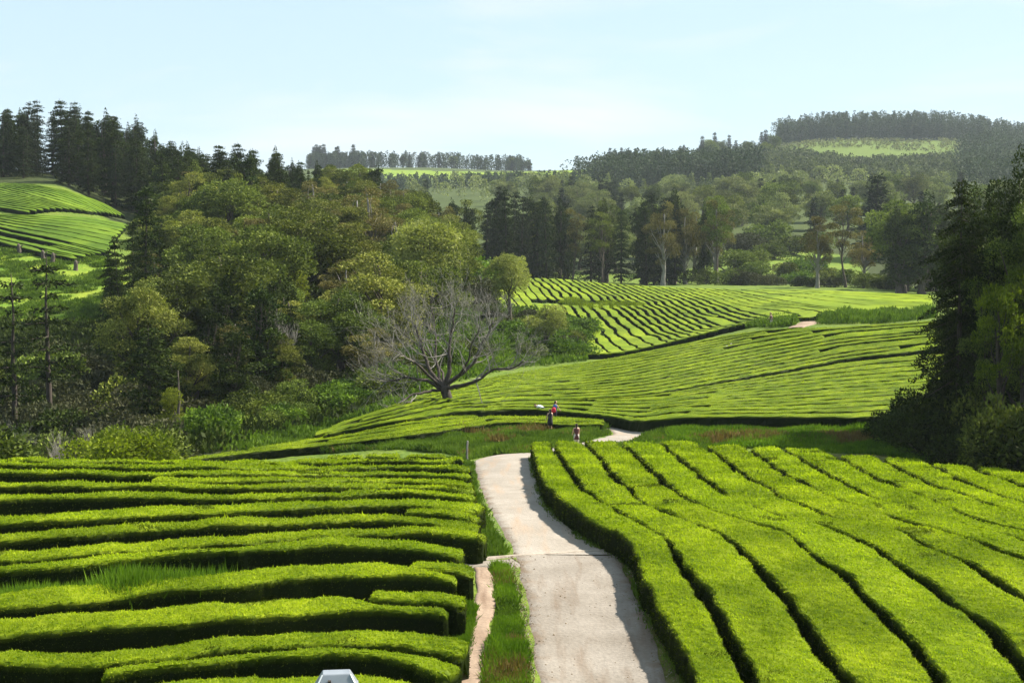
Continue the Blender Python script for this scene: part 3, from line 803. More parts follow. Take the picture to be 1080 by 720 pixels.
lane = hit([560, 590, 625, 655, 672], [321, 322.5, 323, 324, 325], dmin=190, dmax=420)
lane = lane[np.argsort(lane[:, 0])]
fz = [(498,287),(512,303),(528,322),(540,342),(552,360),(566,374),(590,381)]
fa = [(552,292),(566,302),(582,320),(594,340),(602,360),(612,377),(640,379)]
fb = [(600,294),(630,311),(655,331),(680,350),(705,361),(735,357)]
fc = [(655,299),(692,315),(722,332),(750,345),(792,344)]
fd = [(710,302.5),(752,316),(785,328),(815,335),(838,338)]
fe = [(758,304),(800,312),(850,321),(900,326),(985,328)]
ff = [(850,305.5),(900,307.5),(985,311)]
family([fz, fa, fb, fc, fd, fe, ff], [6, 6, 7, 6, 5, 5], 0.8, "of the far terraces under the dark wood", "tea hedges on the far terraces under the dark wood", 190, 420, dens=0, step=0.9, mat=M_tea_far, gap=0.6, minw=1.2, wig=0.45, cuts=grass_cross, word="from the bushes")
la = [(-120,222),(0,256),(40,266),(80,273)]
lb = [(-60,222),(0,240),(60,252),(118,266)]
lc = [(0,226),(60,227),(105,230),(140,237)]
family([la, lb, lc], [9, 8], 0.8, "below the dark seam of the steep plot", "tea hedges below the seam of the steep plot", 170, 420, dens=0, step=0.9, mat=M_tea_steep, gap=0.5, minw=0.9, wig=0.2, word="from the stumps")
la = [(-120,190),(-60,206),(0,219),(30,224)]
lb = [(-30,190),(30,205),(100,224)]
lc = [(30,193.5),(75,202),(110,214),(134,228)]
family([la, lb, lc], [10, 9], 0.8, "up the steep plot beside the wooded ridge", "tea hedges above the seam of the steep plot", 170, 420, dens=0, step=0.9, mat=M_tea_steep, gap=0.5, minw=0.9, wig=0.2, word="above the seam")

# ------------------------------------------------------------------ trees
def tube(m, P, R, ns=7, C=(0.5, 0.5, 0), cap=True):
    P = np.asarray(P, float); R = np.asarray(R, float); n = len(P)
    T = np.gradient(P, axis=0); T /= np.linalg.norm(T, axis=1, keepdims=True) + 1e-9
    ref = np.array([0.31, 0.95, 0.05]) if abs(T[:, 2]).mean() > 0.5 else np.array([0.05, 0.1, 1.0])
    A_ = np.cross(T, ref); A_ /= np.linalg.norm(A_, axis=1, keepdims=True) + 1e-9
    B_ = np.cross(T, A_)
    th = np.linspace(0, 2 * math.pi, ns, endpoint=False)
    V = P[:, None] + R[:, None, None] * (np.cos(th)[None, :, None] * A_[:, None] + np.sin(th)[None, :, None] * B_[:, None])
    ix = np.arange(n * ns).reshape(n, ns); nx = np.roll(ix, -1, axis=1)
    F4 = np.stack([ix[:-1], nx[:-1], nx[1:], ix[1:]], -1).reshape(-1, 4)
    V = V.reshape(-1, 3); F3 = None
    if cap:
        V = np.vstack([V, P[-1] + T[-1] * R[-1]]); F3 = np.stack([ix[-1], nx[-1], np.full(ns, len(V) - 1)], -1)
    m.add(V, F4=F4, F3=F3, C=C)

def wig(a, b, n, amt, rng):
    t = np.linspace(0, 1, n)[:, None]; P = np.asarray(a) * (1 - t) + np.asarray(b) * t
    L = np.linalg.norm(np.asarray(b) - np.asarray(a))
    off = np.cumsum(rng.normal(size=(n, 3)), axis=0) * amt * L / n; off -= off[0] + (off[-1] - off[0]) * t
    return P + off

def blob_cards(m, centres, radii, size, dens, rng, up=0.25, nb=0.55, flat=1.0, lowcut=-0.55, lw=0.62, tonebase=None, shell=0.72):
    """leaf sprays spread through lumpy clusters"""
    for k, (c, r) in enumerate(zip(centres, radii)):
        r = np.asarray(r, float) * np.ones(3)
        area = 4 * math.pi * (r[0] * r[1] * r[2]) ** (2 / 3)
        n = int(area * dens / (size * size * 0.5))
        if n < 3: n = 3
        D = rng.normal(size=(n * 2, 3)); D /= np.linalg.norm(D, axis=1, keepdims=True)
        D = D[D[:, 2] > lowcut + 0.15 * rng.normal(size=len(D))][:n]
        rad = (shell + (1.06 - shell) * rng.random(len(D)) ** 0.6)
        lump = 1 + 0.16 * np.sin(D[:, 0] * 5 + k) * np.sin(D[:, 1] * 6 + 2 * k) + 0.12 * np.sin(D[:, 2] * 9 + k)
        P = np.asarray(c) + D * r * (rad * lump)[:, None]
        V, Q = cards(P, D * [1, 1, flat], size, size * lw, up=up, nb=nb, jit=1.0, rng=rng)
        tb = rng.uniform(0.15, 0.75) if tonebase is None else tonebase
        tone = np.clip(tb + 0.22 * rng.normal(size=len(P)), 0, 1)
        m.add(V, F4=Q, C=np.repeat(np.stack([tone * 0 + 1, tone, tone * 0 + 1], -1), 4, axis=0))

def limbs(m, base_z, cents, r0, rng, lean=(0, 0), top=None, ns=7, sub=5):
    H_ = top
    tr = wig((0, 0, -0.4), (lean[0], lean[1], H_), 9, 0.10, rng)
    rr = r0 * (1 - 0.82 * np.linspace(0, 1, 9) ** 0.9); rr[0] *= 1.5; rr[1] *= 1.12
    tube(m, tr, rr, ns + 1)
    for c in cents:
        z = np.clip(c[2] * rng.uniform(0.45, 0.7), base_z * 0.7, H_ * 0.92)
        k = np.interp(z, tr[:, 2], np.arange(9)); a = np.array([np.interp(z, tr[:, 2], tr[:, i]) for i in (0, 1)] + [z])
        P = wig(a, c, 6, 0.18, rng); ra = np.interp(z, tr[:, 2], rr) * 0.55
        tube(m, P, ra * (1 - 0.85 * np.linspace(0, 1, 6)), sub)

SPECIES = {}
def broad(h, R, base, nl, seed, mat, size=0.34, dens=1.0, flat=0.8, top_heavy=0.0, lowcut=-0.5, bark=None, lobe=0.42, r0=None, shape='round'):
    rng = np.random.default_rng(seed)
    cz = (h + base) / 2; hz = (h - base) / 2
    cents, rads = [], []
    for i in range(nl):
        for _ in range(40):
            u = rng.uniform(-1, 1, 3)
            q = np.hypot(u[0], u[1])
            if shape == 'round' and (u ** 2).sum() < 1 and (u ** 2).sum() > 0.12: break
            if shape == 'dome' and u[2] > -0.6 and q < (1 - 0.7 * max(u[2], 0) ** 2) and q + abs(u[2]) > 0.5: break
            if shape == 'cone' and q < (1 - u[2]) / 2 * 1.1: break
            if shape == 'umb' and u[2] > 0.1 - 0.9 * (rng.random() < 0.25) and q < 0.95: break
            if shape == 'col' and q < 0.9 * (1 - 0.75 * max(u[2], 0) ** 2): break
        rr = R * lobe * rng.uniform(0.7, 1.2)
        c = np.array([u[0] * (R - rr * 0.7), u[1] * (R - rr * 0.7), cz + u[2] * (hz - rr * flat * 0.8)])
        cents.append(c); rads.append((rr, rr * rng.uniform(0.85, 1.1), rr * flat * rng.uniform(0.8, 1.1)))
    if shape == 'col':
        for q_ in np.linspace(0.25, 0.97, 9): cents.append(np.array([rng.normal() * 0.2, rng.normal() * 0.2, base + (h - base) * q_ - 0.5])); rads.append((R * 0.42 * (1.25 - q_), R * 0.42 * (1.25 - q_), R * 0.42))
    cm = MB(); blob_cards(cm, cents, rads, size, dens, rng, lowcut=lowcut)
    tm = MB(); limbs(tm, base, cents[::2] if nl > 10 else cents, r0 or (0.028 * h + 0.06), rng, lean=rng.uniform(-0.05, 0.05, 2) * h, top=h * 0.86)
    return (tm.mesh("trunk", bark or M_bark, True), cm.mesh("crown", mat))

def conifer(h, R, base, seed, mat, size=0.38, ragged=0.35, dens=1.0, droop=0.35, tiers=None, power=0.8, bark=None, bare=0):
    rng = np.random.default_rng(seed)
    m = MB(); tm = MB()
    tr = wig((0, 0, -0.4), (0, 0, h * 0.99), 10, 0.03, rng); r0 = 0.014 * h + 0.08
    tube(tm, tr, r0 * (1 - 0.93 * np.linspace(0, 1, 10)), 7)
    tiers = tiers or int((h - base) / 0.75)
    for i in range(tiers):
        f = i / tiers
        z = base + (h - base) * (f + rng.normal() * 0.012)
        L = R * (1 - f) ** power * (1 + rng.normal() * ragged * 0.5) + 0.25
        L = max(L, 0.3)
        nb_ = rng.integers(4, 8)
        ph = rng.uniform(0, 6.28)
        for b in range(nb_):
            th = ph + b * 6.283 / nb_ + rng.normal() * 0.3; l = L * rng.uniform(1 - ragged, 1.1)
            d = np.array([math.cos(th), math.sin(th), 0])
            nseg = max(2, int(l / (size * 0.55) * dens))
            t = (np.arange(nseg) + 0.6) / nseg
            P0 = np.array([0, 0, z]) + d * (t * l)[:, None] + np.array([0, 0, 1]) * (-(t ** 1.5) * l * droop + 0.12 * l * t)[:, None]
            if b % 2 == 0 and l > 0.8:
                tube(tm, np.array([[0, 0, z], P0[-1] * 0.5 + np.array([0, 0, z]) * 0.5, P0[-1]]), [0.03 + 0.01 * l, 0.02 + 0.006 * l, 0.01], 4, cap=False)
            rep = 5
            P = np.repeat(P0, rep, axis=0) + rng.normal(size=(len(P0) * rep, 3)) * [size * 0.42, size * 0.42, size * 0.28]
            V, Q = cards(P, np.broadcast_to(d, P.shape), size, size * 0.42, up=-0.05, nb=0.6, jit=0.9, rng=rng)
            tb = rng.uniform(0.1, 0.6)
            tone = np.clip(tb + 0.2 * rng.normal(size=len(P)), 0, 1)
            m.add(V, F4=Q, C=np.repeat(np.stack([tone * 0 + 1, tone, tone * 0 + 1], -1), 4, axis=0))
    return (tm.mesh("trunk", bark or M_barkdark, True), m.mesh("crown", mat))

def branching(m, P0, D, L, r, depth, rng, maxd, spread=0.55, up=0.12, kids=(2, 4), ns=5, shrink=0.72):
    n = 5 if depth < maxd - 1 else 3
    t = np.linspace(0, 1, n)
    pts = [np.array(P0, float)]; d = np.array(D, float)
    for i in range(n - 1):
        d = d + rng.normal(size=3) * 0.13 + np.array([0, 0, up * 0.3]); d /= np.linalg.norm(d)
        pts.append(pts[-1] + d * L / (n - 1))
    pts = np.array(pts)
    rr = r * (1 - 0.42 * t)
    if depth >= maxd: rr = r * (1 - 0.8 * t)
    tube(m, pts, np.maximum(rr, 0.006), ns if depth < 2 else (4 if depth < maxd - 1 else 3), cap=False)
    if depth >= maxd: return
    k = rng.integers(*kids)
    for j in range(k + 1):
        f = 1.0 if j < 2 else rng.uniform(0.3, 0.9)
        a = np.array([np.interp(f, t, pts[:, i]) for i in range(3)])
        dd = d + rng.normal(size=3) * spread + np.array([0, 0, up]); dd /= np.linalg.norm(dd)
        branching(m, a, dd, L * shrink * rng.uniform(0.75, 1.2), np.interp(f, t, rr) * (0.78 if j < 2 else 0.5), depth + 1, rng, maxd, spread, up, kids, ns, shrink)

def bare(h, seed, mat, maxd=5, spread=0.45, up=0.25, stems=1, leaf=None, r0=None):
    rng = np.random.default_rng(seed); m = MB()
    for s_ in range(stems):
        d = np.array([rng.normal() * 0.25 * (stems > 1), rng.normal() * 0.25 * (stems > 1), 1.0]); d /= np.linalg.norm(d)
        branching(m, (rng.normal() * 0.1 * stems, rng.normal() * 0.1 * stems, -0.2), d, h * 0.34, r0 or 0.02 * h, 0, rng, maxd, spread, up, kids=(2, 4))
    return m

def shrub_mesh(R, h, seed, mat, size=0.2, nl=8, dens=1.0, tb=None):
    rng = np.random.default_rng(seed); m = MB(); tm = MB()
    cents, rads = [], []
    for i in range(nl):
        th = rng.uniform(0, 6.28); q = R * math.sqrt(rng.random()) * 0.72
        rr = R * rng.uniform(0.3, 0.5); z = h * rng.uniform(0.25, 0.75) * (1 - 0.35 * q / R)
        cents.append((q * math.cos(th), q * math.sin(th), z)); rads.append((rr, rr, min(rr, h * 0.4)))
    blob_cards(m, cents, rads, size, dens, rng, lowcut=-0.9, up=0.35)
    for c in cents: tube(tm, wig((c[0] * 0.15, c[1] * 0.15, -0.25), c, 4, 0.15, rng), [0.05, 0.04, 0.03, 0.015], 5)
    return (tm.mesh("stems", M_bark, True), m.mesh("foliage", mat))

S = SPECIES
S['round'] = [(broad(10, 3.9, 1.6, 34, 11 + k, M_broad, size=0.21, shape='round', lobe=0.28), 10) for k in range(4)]
S['olive'] = [(broad(11, 3.8, 1.4, 36 + 3 * k, 31 + k, M_olive, size=0.19, shape='round', flat=0.7, dens=1.0, lobe=0.27), 11) for k in range(4)]
S['brown'] = [(broad(12, 3.7, 2.8, 32, 51 + k, M_brown, size=0.19, shape='round', flat=0.65, dens=0.8, lobe=0.27, bark=M_barkgrey), 12) for k in range(3)]
S['khaki'] = [(broad(11, 3.6, 3.4, 20, 65 + k, M_khaki_crown, size=0.20, shape='round', flat=0.8, dens=0.9, lobe=0.38), 11) for k in range(2)]
S['yew'] = [(broad(8, 2.2, 0.8, 12, 71 + k, M_yell, size=0.17, shape='cone', dens=0.95), 8) for k in range(2)]
S['conifer'] = [(conifer(18, 3.3, 0.8, 91 + k, M_conif, size=0.40, power=0.62), 18) for k in range(4)]
S['ragged'] = [(conifer(20, 3.6, 1.8, 101 + k, M_darkleaf, size=0.42, ragged=0.5, power=0.42, dens=1.4), 20) for k in range(4)]
S['dark'] = [(broad(20, 4.2, 1.4, 48, 121 + k, M_darkleaf, size=0.42, shape='col', flat=0.7, lobe=0.30, dens=0.95), 20) for k in range(4)]
S['tallgum'] = [(broad(20, 4.6, 7.0, 26, 141 + k, M_brown if k % 2 else M_broad, size=0.34, shape='round', flat=0.6, dens=0.85, lobe=0.26, bark=M_bark, r0=0.30), 20) for k in range(4)]
S['pale'] = [(broad(13, 6.0, 1.2, 34, 161 + k, M_pale, size=0.45, shape='dome', flat=0.75, dens=0.95, lobe=0.28), 13) for k in range(4)]
S['farround'] = [(broad(13, 5.0, 1.5, 16, 181 + k, M_broad, size=0.50, shape='round', dens=0.9), 13) for k in range(3)]
S['farcon'] = [(conifer(17, 3.6, 0.3, 201 + k, M_conif, size=0.75, power=0.75, tiers=22), 17) for k in range(3)]
S['thinpine'] = [(conifer(11, 1.9, 4.0, 221 + k, M_darkleaf, size=0.28, ragged=0.75, power=0.35, tiers=9, droop=0.15), 11) for k in range(2)]

INST = []
def tree(px, base_d, spec, h, base=None, name=None, mirror=False, wscale=1.0, rot=None, k=None, drop=0.0, at=None):
    """stand a tree; px is its bearing, base_d its distance"""
    (tmesh, cmesh), h0 = S[spec][random.randrange(len(S[spec])) if k is None else k]
    x = (px - 540) / F * base_d; y = base_d
    if at: x, y = at
    z = float(H(x, y)) - drop
    e = link(name or {'dark': 'columnar_tree', 'neardark': 'columnar_tree', 'pale': 'domed_tree', 'nearcon': 'conifer', 'conifer': 'conifer', 'ragged': 'conifer', 'farcon': 'conifer', 'thinpine': 'pine_tree', 'tallgum': 'tall_tree'}.get(spec, 'broadleaf_tree'), None, loc=(x, y, z))
    s = h / h0
    e.scale = (s * wscale, s * wscale, s); e.rotation_euler = (0, 0, random.uniform(0, 6.28) if rot is None else rot)
    link("trunk", tmesh, e); link("crown", cmesh, e)
    e.empty_display_size = 0.5
    if base_d > 150 or at: e.rotation_euler[0] = random.gauss(0, 0.025); e.rotation_euler[1] = random.gauss(0, 0.025)
    return e
def scatter(pxr, dr, n, minsep, rng, reject=None, tries=4000):
    out = []
    for _ in range(tries):
        if len(out) >= n: break
        px = rng.uniform(*pxr); d = math.sqrt(rng.uniform(dr[0] ** 2, dr[1] ** 2))
        x = (px - 540) / F * d
        if reject and reject(px, d): continue
        if all((x - a) ** 2 + (d - b) ** 2 > minsep ** 2 for a, b, _ in out): out.append((x, d, px))
    return sorted(out, key=lambda t: t[2])
KIND_LOOK = {'round': 'mid green round-crowned tree', 'olive': 'olive domed tree', 'brown': 'brownish flat-topped tree',
 'yew': 'yellow-green pointed tree', 'conifer': 'dark tiered conifer', 'ragged': 'dark ragged conifer', 'dark': 'dense dark columnar tree',
 'tallgum': 'tall bare-trunked tree', 'pale': 'pale khaki domed tree', 'farround': 'green round-crowned tree', 'farcon': 'blue-dark conifer', 'thinpine': 'thin pine'}
FAR_EXTRA = []
def zone(phrase, group, pts_, specs, weights, hfun, rng, wscale=(0.9, 1.15), word="counting from"):
    cnt = {}
    for (x, d, px) in pts_:
        if 745 < d < 1100: FAR_EXTRA.append((x, d)); continue
        sp = rng.choice(specs, p=np.array(weights) / sum(weights))
        e = tree(px, d, sp, hfun(px, d, sp), wscale=rng.uniform(*wscale))
        look_ = KIND_LOOK[sp]; cnt[look_] = cnt.get(look_, 0) + 1
        tag(e, f"{ordw(cnt[look_])} {look_} {phrase}", "tree", group)

R_ = np.random.default_rng(21)
def rj_plot(px, d):     # keep the steep tea plot and the pasture open
    x = (px - 540) / F * d
    if px < 150 and 178 < d < 312: return True
    return False
# skyline of the high ridge
def h_ridge(px, d, sp):
    z = float(H((px - 540) / F * d, d)) - ZC
    tops = np.interp(px, [-80, 0, 70, 110, 150, 175, 215, 260, 330, 400, 450], [118, 112, 106, 118, 126, 148, 160, 164, 172, 176, 190])
    want = (250 - tops) / F * d - z
    return float(np.clip(want * R_.uniform(0.66, 1.04), 8, 24))
p_ = scatter((-110, 215), (304, 385), 120, 3.2, R_, reject=lambda px, d: px < 60 and d < 308)
zone("on the high wooded ridge above the steep tea plot", "trees on the high ridge above the steep plot", p_, ['conifer', 'ragged', 'dark'], [4, 3.5, 3], h_ridge, R_)
p_ = scatter((135, 300), (262, 318), 26, 4.6, R_, reject=lambda px, d: px < 175 and d < 312)
zone("below the ridge, beside the end of the steep plot", "trees below the ridge beside the steep plot", p_, ['dark', 'round', 'ragged'], [4, 2, 3], lambda px, d, sp: R_.uniform(12, 17), R_)
p_ = scatter((195, 345), (285, 350), 40, 4.2, R_)  # dark-leaved species carry the shade of this stand in their colour
zone("in the shaded stand at the top of the wooded slope", "shaded stand at the top of the wooded slope", p_, ['dark', 'ragged', 'conifer'], [5, 4, 1], lambda px, d, sp: min(h_ridge(px, d, sp), 17), R_, wscale=(0.7, 0.95))
p_ = scatter((325, 470), (290, 400), 34, 5.2, R_)
zone("along the skyline of the wooded slope", "trees along the skyline of the wooded slope", p_, ['brown', 'round', 'dark', 'olive', 'ragged'], [4, 3, 2, 2, 1.5], lambda px, d, sp: min(h_ridge(px, d, sp), 15), R_)
# the wooded slope itself
def inslope(px, d):
    lim = np.interp(d, [125, 150, 190, 230, 290], [330, 425, 470, 480, 480])
    lo = np.interp(d, [125, 150, 178, 225, 290], [170, 140, 150, 165, 175])
    return px > lim or px < lo
p_ = scatter((150, 490), (132, 290), 95, 5.8, R_, reject=inslope)
p_d = scatter((150, 310), (118, 158), 14, 4.6, R_, reject=lambda px, d: d < np.interp(px, [150, 240, 310], [112, 122, 128]))  # dark-leaved trees put here so their colour gives the ravine's deep shade
zone("standing low in the dark ravine beside the tea slope's tip", "dark trees low in the ravine", p_d, ['dark', 'ragged'], [3, 1], lambda px, d, sp: R_.uniform(7, 11), R_, wscale=(1.1, 1.5))
def h_slope(px, d, sp):
    return R_.choice([R_.uniform(8, 10.5), R_.uniform(10.5, 14.5)]) * (0.8 if d < 150 else 1)
zone("on the wooded slope behind the bare tree", "trees on the wooded slope behind the bare tree", p_, ['olive', 'round', 'brown', 'yew'], [6, 4, 2.5, 0.6], h_slope, R_, wscale=(1.05, 1.4))
# trees of the slope one can name
def one(px, d, sp, top, label, cat="tree", group=None, ws=1.0, name=None, k=None, rot=None):
    x = (px - 540) / F * d; z = float(H(x, d)) - ZC
    h = (250 - top) / F * d - z
    e = tree(px, d, sp, h, wscale=ws, name=name, k=k, rot=rot); tag(e, label, cat, group); return e
one(393, 235, 'brown', 190, "big brown flat-topped tree rising over the middle of the wooded slope", ws=1.0, k=0)
one(345, 215, 'brown', 214, "brown many-stemmed tree with fine trunks showing, mid wooded slope", ws=0.95, k=1)
one(452, 186, 'khaki', 222, "tall pale olive tree at the wood's edge above the bare tree", ws=1.1, k=0)
one(418, 205, 'round', 242, "dark green dense tree beside the tall pale olive one", ws=0.9, k=1)
one(152, 178, 'ragged', 192, "black-green towering conifer standing before the end of the steep plot", ws=0.85, k=0)
one(127, 172, 'ragged', 246, "shorter black-green conifer against the yellow pasture edge", ws=0.8, k=1)
one(178, 190, 'ragged', 240, "narrow dark conifer behind the towering one by the plot", ws=0.7, k=2)
for i, (px, d, top, k_) in enumerate([(168, 196, 226, 3), (196, 205, 236, 0), (140, 186, 232, 1), (212, 222, 222, 2), (118, 178, 262, 2)]):
    one(px, d, 'ragged', top, f"{ordw(i + 1)} of the dark conifers clustered round the towering one", group="dark conifers round the towering one", ws=0.75, k=k_)
one(152, 140, 'olive', 292, "broad olive tree below the towering dark conifer", ws=1.0, k=2)
one(185, 118, 'yew', 378, "sunlit yellow-green pointed tree deep in the dark ravine", ws=0.85, k=0)
one(50, 128, 'thinpine', 268, "thin layered pine with bare trunk against the bright pasture", ws=1.0, k=0)
one(12, 122, 'thinpine', 286, "second thin pine at the pasture foot, nearest the photo's edge", ws=1.0, k=1)
one(-22, 120, 'ragged', 300, "dark conifer cut by the photo's edge below the pasture", ws=0.6, k=3)
one(537, 214, 'khaki', 262, "lone khaki oval tree on the terraces edge, forked trunk showing", ws=1.0, k=0)
one(577, 192, 'khaki', 318, "low round yellow-green tree beside the lone khaki oval tree", ws=1.25, k=1)
# dark wood behind the far terraces
p_ = scatter((462, 712), (352, 395), 48, 4.4, R_)
def h_dark(px, d, sp):
    tops = np.interp(px, [460, 500, 530, 560, 600, 640, 690, 740], [222, 205, 196, 205, 214, 204, 200, 196])
    z = float(H((px - 540) / F * d, d)) - ZC
    return float(np.clip(((250 - tops) / F * d - z) * R_.uniform(0.82, 1.05), 14, 30))
zone("in the dark wood behind the far terraces", "trees in the dark wood behind the far terraces", p_, ['dark', 'conifer', 'ragged', 'tallgum'], [4, 3, 3, 1], h_dark, R_, wscale=(0.75, 0.95))
p_ = scatter((694, 766), (335, 380), 9, 4.5, R_)
zone("at the open end of the dark wood, trunks showing", "tall trees at the open end of the dark wood", p_, ['tallgum', 'dark', 'brown'], [4, 1, 2], lambda px, d, sp: h_dark(px, d, sp) * 0.92, R_, wscale=(0.7, 0.85))
one(862, 318, 'brown', 226, "dark flat-topped tree on a single black trunk beside the far pasture", ws=0.8, k=2)
one(892, 322, 'tallgum', 210, "tall leaning-trunked tree right of the black-trunked one", ws=1.0, k=1)
one(912, 330, 'brown', 238, "tan spreading tree behind the tall leaning-trunked one", ws=0.9, k=0)
one(925, 440, 'farcon', 184, "large blue-dark conifer standing alone above the far pasture trees", ws=1.5, k=0)
p_ = scatter((918, 1130), (285, 345), 30, 4.2, R_)
zone("in the shade behind the big black-green tree", "shaded trees behind the big black-green tree", p_, ['dark', 'round', 'ragged'], [4, 2, 2], lambda px, d, sp: R_.uniform(15, 22), R_)
# hills beyond: crowns one can still tell apart
def rj_mid(px, d):
    return (750 < px < 915 and d < 470)
p_ = scatter((560, 850), (420, 830), 92, 11, R_, reject=rj_mid)
zone("on the hill of pale crowns beyond the dark wood", "pale crowns on the hill beyond the dark wood", p_, ['pale', 'farround', 'farcon'], [7, 2.2, 1.2], lambda px, d, sp: R_.uniform(12, 16), R_, wscale=(1.0, 1.25))
p_ = scatter((790, 1110), (440, 860), 80, 12, R_, reject=lambda px, d: (px < 915 and d < 480) or (930 < px and 560 < d < 760 and px > 1010))
zone("on the mixed slope under the conifer-topped hill", "trees on the slope under the conifer-topped hill", p_, ['farround', 'pale', 'farcon'], [4, 2.5, 4], lambda px, d, sp: R_.uniform(12, 18) if d < 690 else R_.uniform(9, 13), R_, wscale=(1.0, 1.25))
p_ = scatter((405, 640), (640, 960), 44, 11, R_)
zone("below the pale hilltop meadow", "trees below the pale hilltop meadow", p_, ['farcon', 'farround', 'pale'], [5, 3, 2], lambda px, d, sp: R_.uniform(13, 18) if d < 780 else R_.uniform(8, 11), R_, wscale=(1.0, 1.2))

# the distant woods, one mass
def far_mass(name, spots, label, mat, hr=(14, 22), n=46, con=0.7, seed=3, size=1.3, slim=0.2):
    rng = np.random.default_rng(seed); m = MB()
    for (x, y) in spots:
        z = float(H(x, y)); h = rng.uniform(*hr); c = rng.random() < con
        u = rng.random(n) ** (0.8 if c else 0.6)
        th = rng.uniform(0, 6.28, n)
        if c: rad = h * slim * (1 - u) ** 0.8 + 0.3; zz = h * (0.05 + 0.95 * u)
        else:
            rad = h * 0.38 * np.sqrt(np.clip(1 - (u * 2 - 1) ** 2, 0.02, 1)) ; zz = h * (0.15 + 0.8 * u)
        rad = rad * rng.uniform(0.6, 1.1, n)
        P = np.stack([x + rad * np.cos(th), y + rad * np.sin(th), z + zz], -1)
        D = np.stack([np.cos(th), np.sin(th), 0.3 + 0 * th], -1)
        V, Q = cards(P, D, size * (1.25 if not c else 1.0), size * 0.75, up=0.1, nb=0.6, rng=rng)
        tone = np.clip(rng.uniform(0.05, 0.75) + 0.15 * rng.normal(size=n), 0, 1)
        m.add(V, F4=Q, C=np.repeat(np.stack([tone * 0 + 1, tone, tone], -1), 4, axis=0))
        if c and y > 1300:
            tube(m, [(x, y, z - 0.5), (x, y, z + h * 0.6)], [0.35, 0.2], 3, C=(1, 0.2, 0), cap=False)
    o = m.obj(name, mat)
    return kind(o, 'stuff', label)
far_mass("hillside_woods", FAR_EXTRA, "rounded and pointed crowns merging high on the far hillsides", M_pale, hr=(9, 13), con=0.35, n=260, seed=44, size=1.0)
rr_ = np.random.default_rng(77)
sp_ = []
def add_spots(pxr, dr, n):
    for _ in range(n):
        px = rr_.uniform(*pxr); d = math.sqrt(rr_.uniform(dr[0] ** 2, dr[1] ** 2)); x = (px - 540) / F * d
        if not (inpoly(np.array([x]), np.array([d]), field_a)[0] or inpoly(np.array([x]), np.array([d]), cut)[0]): sp_.append((x, d))
sp_b = []
add_spots((640, 800), (830, 1010), 420); add_spots((600, 800), (840, 960), 200)
add_spots((1010, 1250), (800, 1290), 900)
add_spots((1100, 1400), (350, 900), 300)
far_mass("distant_woods", sp_, "mixed distant woods covering the hills below the skyline", M_farwood, n=90)
sp_ = []
add_spots((780, 1010), (860, 1130), 1300); add_spots((620, 800), (1000, 1200), 500)
far_mass("distant_woods", sp_, "low mixed woods below the clear-cut slope", leafmat("far_mixed_foliage", (0.022, 0.034, 0.014), (0.13, 0.155, 0.055), transl=0.15, objvar=0.02), hr=(6, 11), con=0.3, n=70, seed=16)
sp_ = []
add_spots((380, 660), (960, 1150), 420)
far_mass("distant_woods", sp_, "low dark woods just under the pale hilltop meadow", M_farwood, hr=(4, 7), n=60, seed=15)
sp_ = []
add_spots((818, 1300), (1402, 1480), 1500)
for px in np.linspace(812, 1010, 60): sp_.append(((px - 540) / F * 1400, 1400 + rr_.uniform(-10, 10)))
far_mass("hilltop_conifers", sp_, "dense band of tall conifers crowning the highest hill", M_farwood, hr=(16, 29), con=1.0, n=130, seed=9, slim=0.17)
sp_ = []
add_spots((326, 385), (1460, 1540), 190); add_spots((372, 560), (1460, 1520), 210)
far_mass("skyline_conifers", sp_, "bluish conifers along the skyline behind the pale meadow", M_farwood, hr=(11, 18), con=1.0, n=110, seed=10, slim=0.2)
sp_ = []
for _ in range(520):
    px = rr_.uniform(805, 1010); d = rr_.uniform(1230, 1400); sp_.append(((px - 540) / F * d, d))
far_mass("young_plantation", sp_, "low light green saplings on the clear-cut below the conifer band", M_pale, hr=(1.6, 3.2), con=0.4, n=12, seed=12)
p_ = [((px - 540) / F * d, d, px) for px, d in zip(sorted(rr_.uniform(640, 815, 34)), rr_.uniform(1120, 1300, 34))]
zone("strung along the rising skyline towards the highest hill", "skyline trees rising towards the highest hill", p_, ['farcon', 'farround'], [5, 2], lambda px, d, sp: R_.uniform(13, 20) if px < 730 else R_.uniform(18, 27), R_, wscale=(0.8, 1.0))
p_ = [((px - 540) / F * 1480, 1480, px) for px in sorted(np.concatenate([rr_.uniform(330, 380, 9), rr_.uniform(380, 560, 16)]))]
zone("on the skyline behind the pale hilltop meadow", "skyline trees behind the pale meadow", p_, ['farcon', 'farround'], [9, 1], lambda px, d, sp: R_.uniform(13, 18) if px > 380 else R_.uniform(20, 26), R_, wscale=(0.9, 1.1))

# ------------------------------------------------------------------ the big shaded trees beside the near field
S['neardark'] = [(broad(19, 4.3, 2.0, 46, 301 + k, M_darkleaf, size=0.20, shape='col', flat=0.75, lobe=0.34, dens=0.95, lowcut=-0.8, bark=M_barkdark), 19) for k in range(2)]
S['nearcon'] = [(conifer(20, 3.9, 3.5, 311 + k, M_darkleaf, size=0.25, ragged=0.45, power=0.40, dens=1.5, droop=0.45, tiers=34), 20) for k in range(2)]
KIND_LOOK['neardark'] = 'dark tree'; KIND_LOOK['nearcon'] = 'dark tree'
one(1026, 97, 'neardark', 204, "broad dark tree forming the heart of the shaded clump", ws=0.9, k=0)
one(1100, 97, 'neardark', 172, "dark tree rising behind the edge of the shaded clump", ws=0.95, k=1)
one(1012, 94, 'nearcon', 188, "big black-green ragged tree standing over the near field's far corner", ws=0.80, k=0)
one(1072, 92, 'neardark', 168, "tall dark tree behind the sunlit branch at the photo's edge", ws=0.85, k=0)
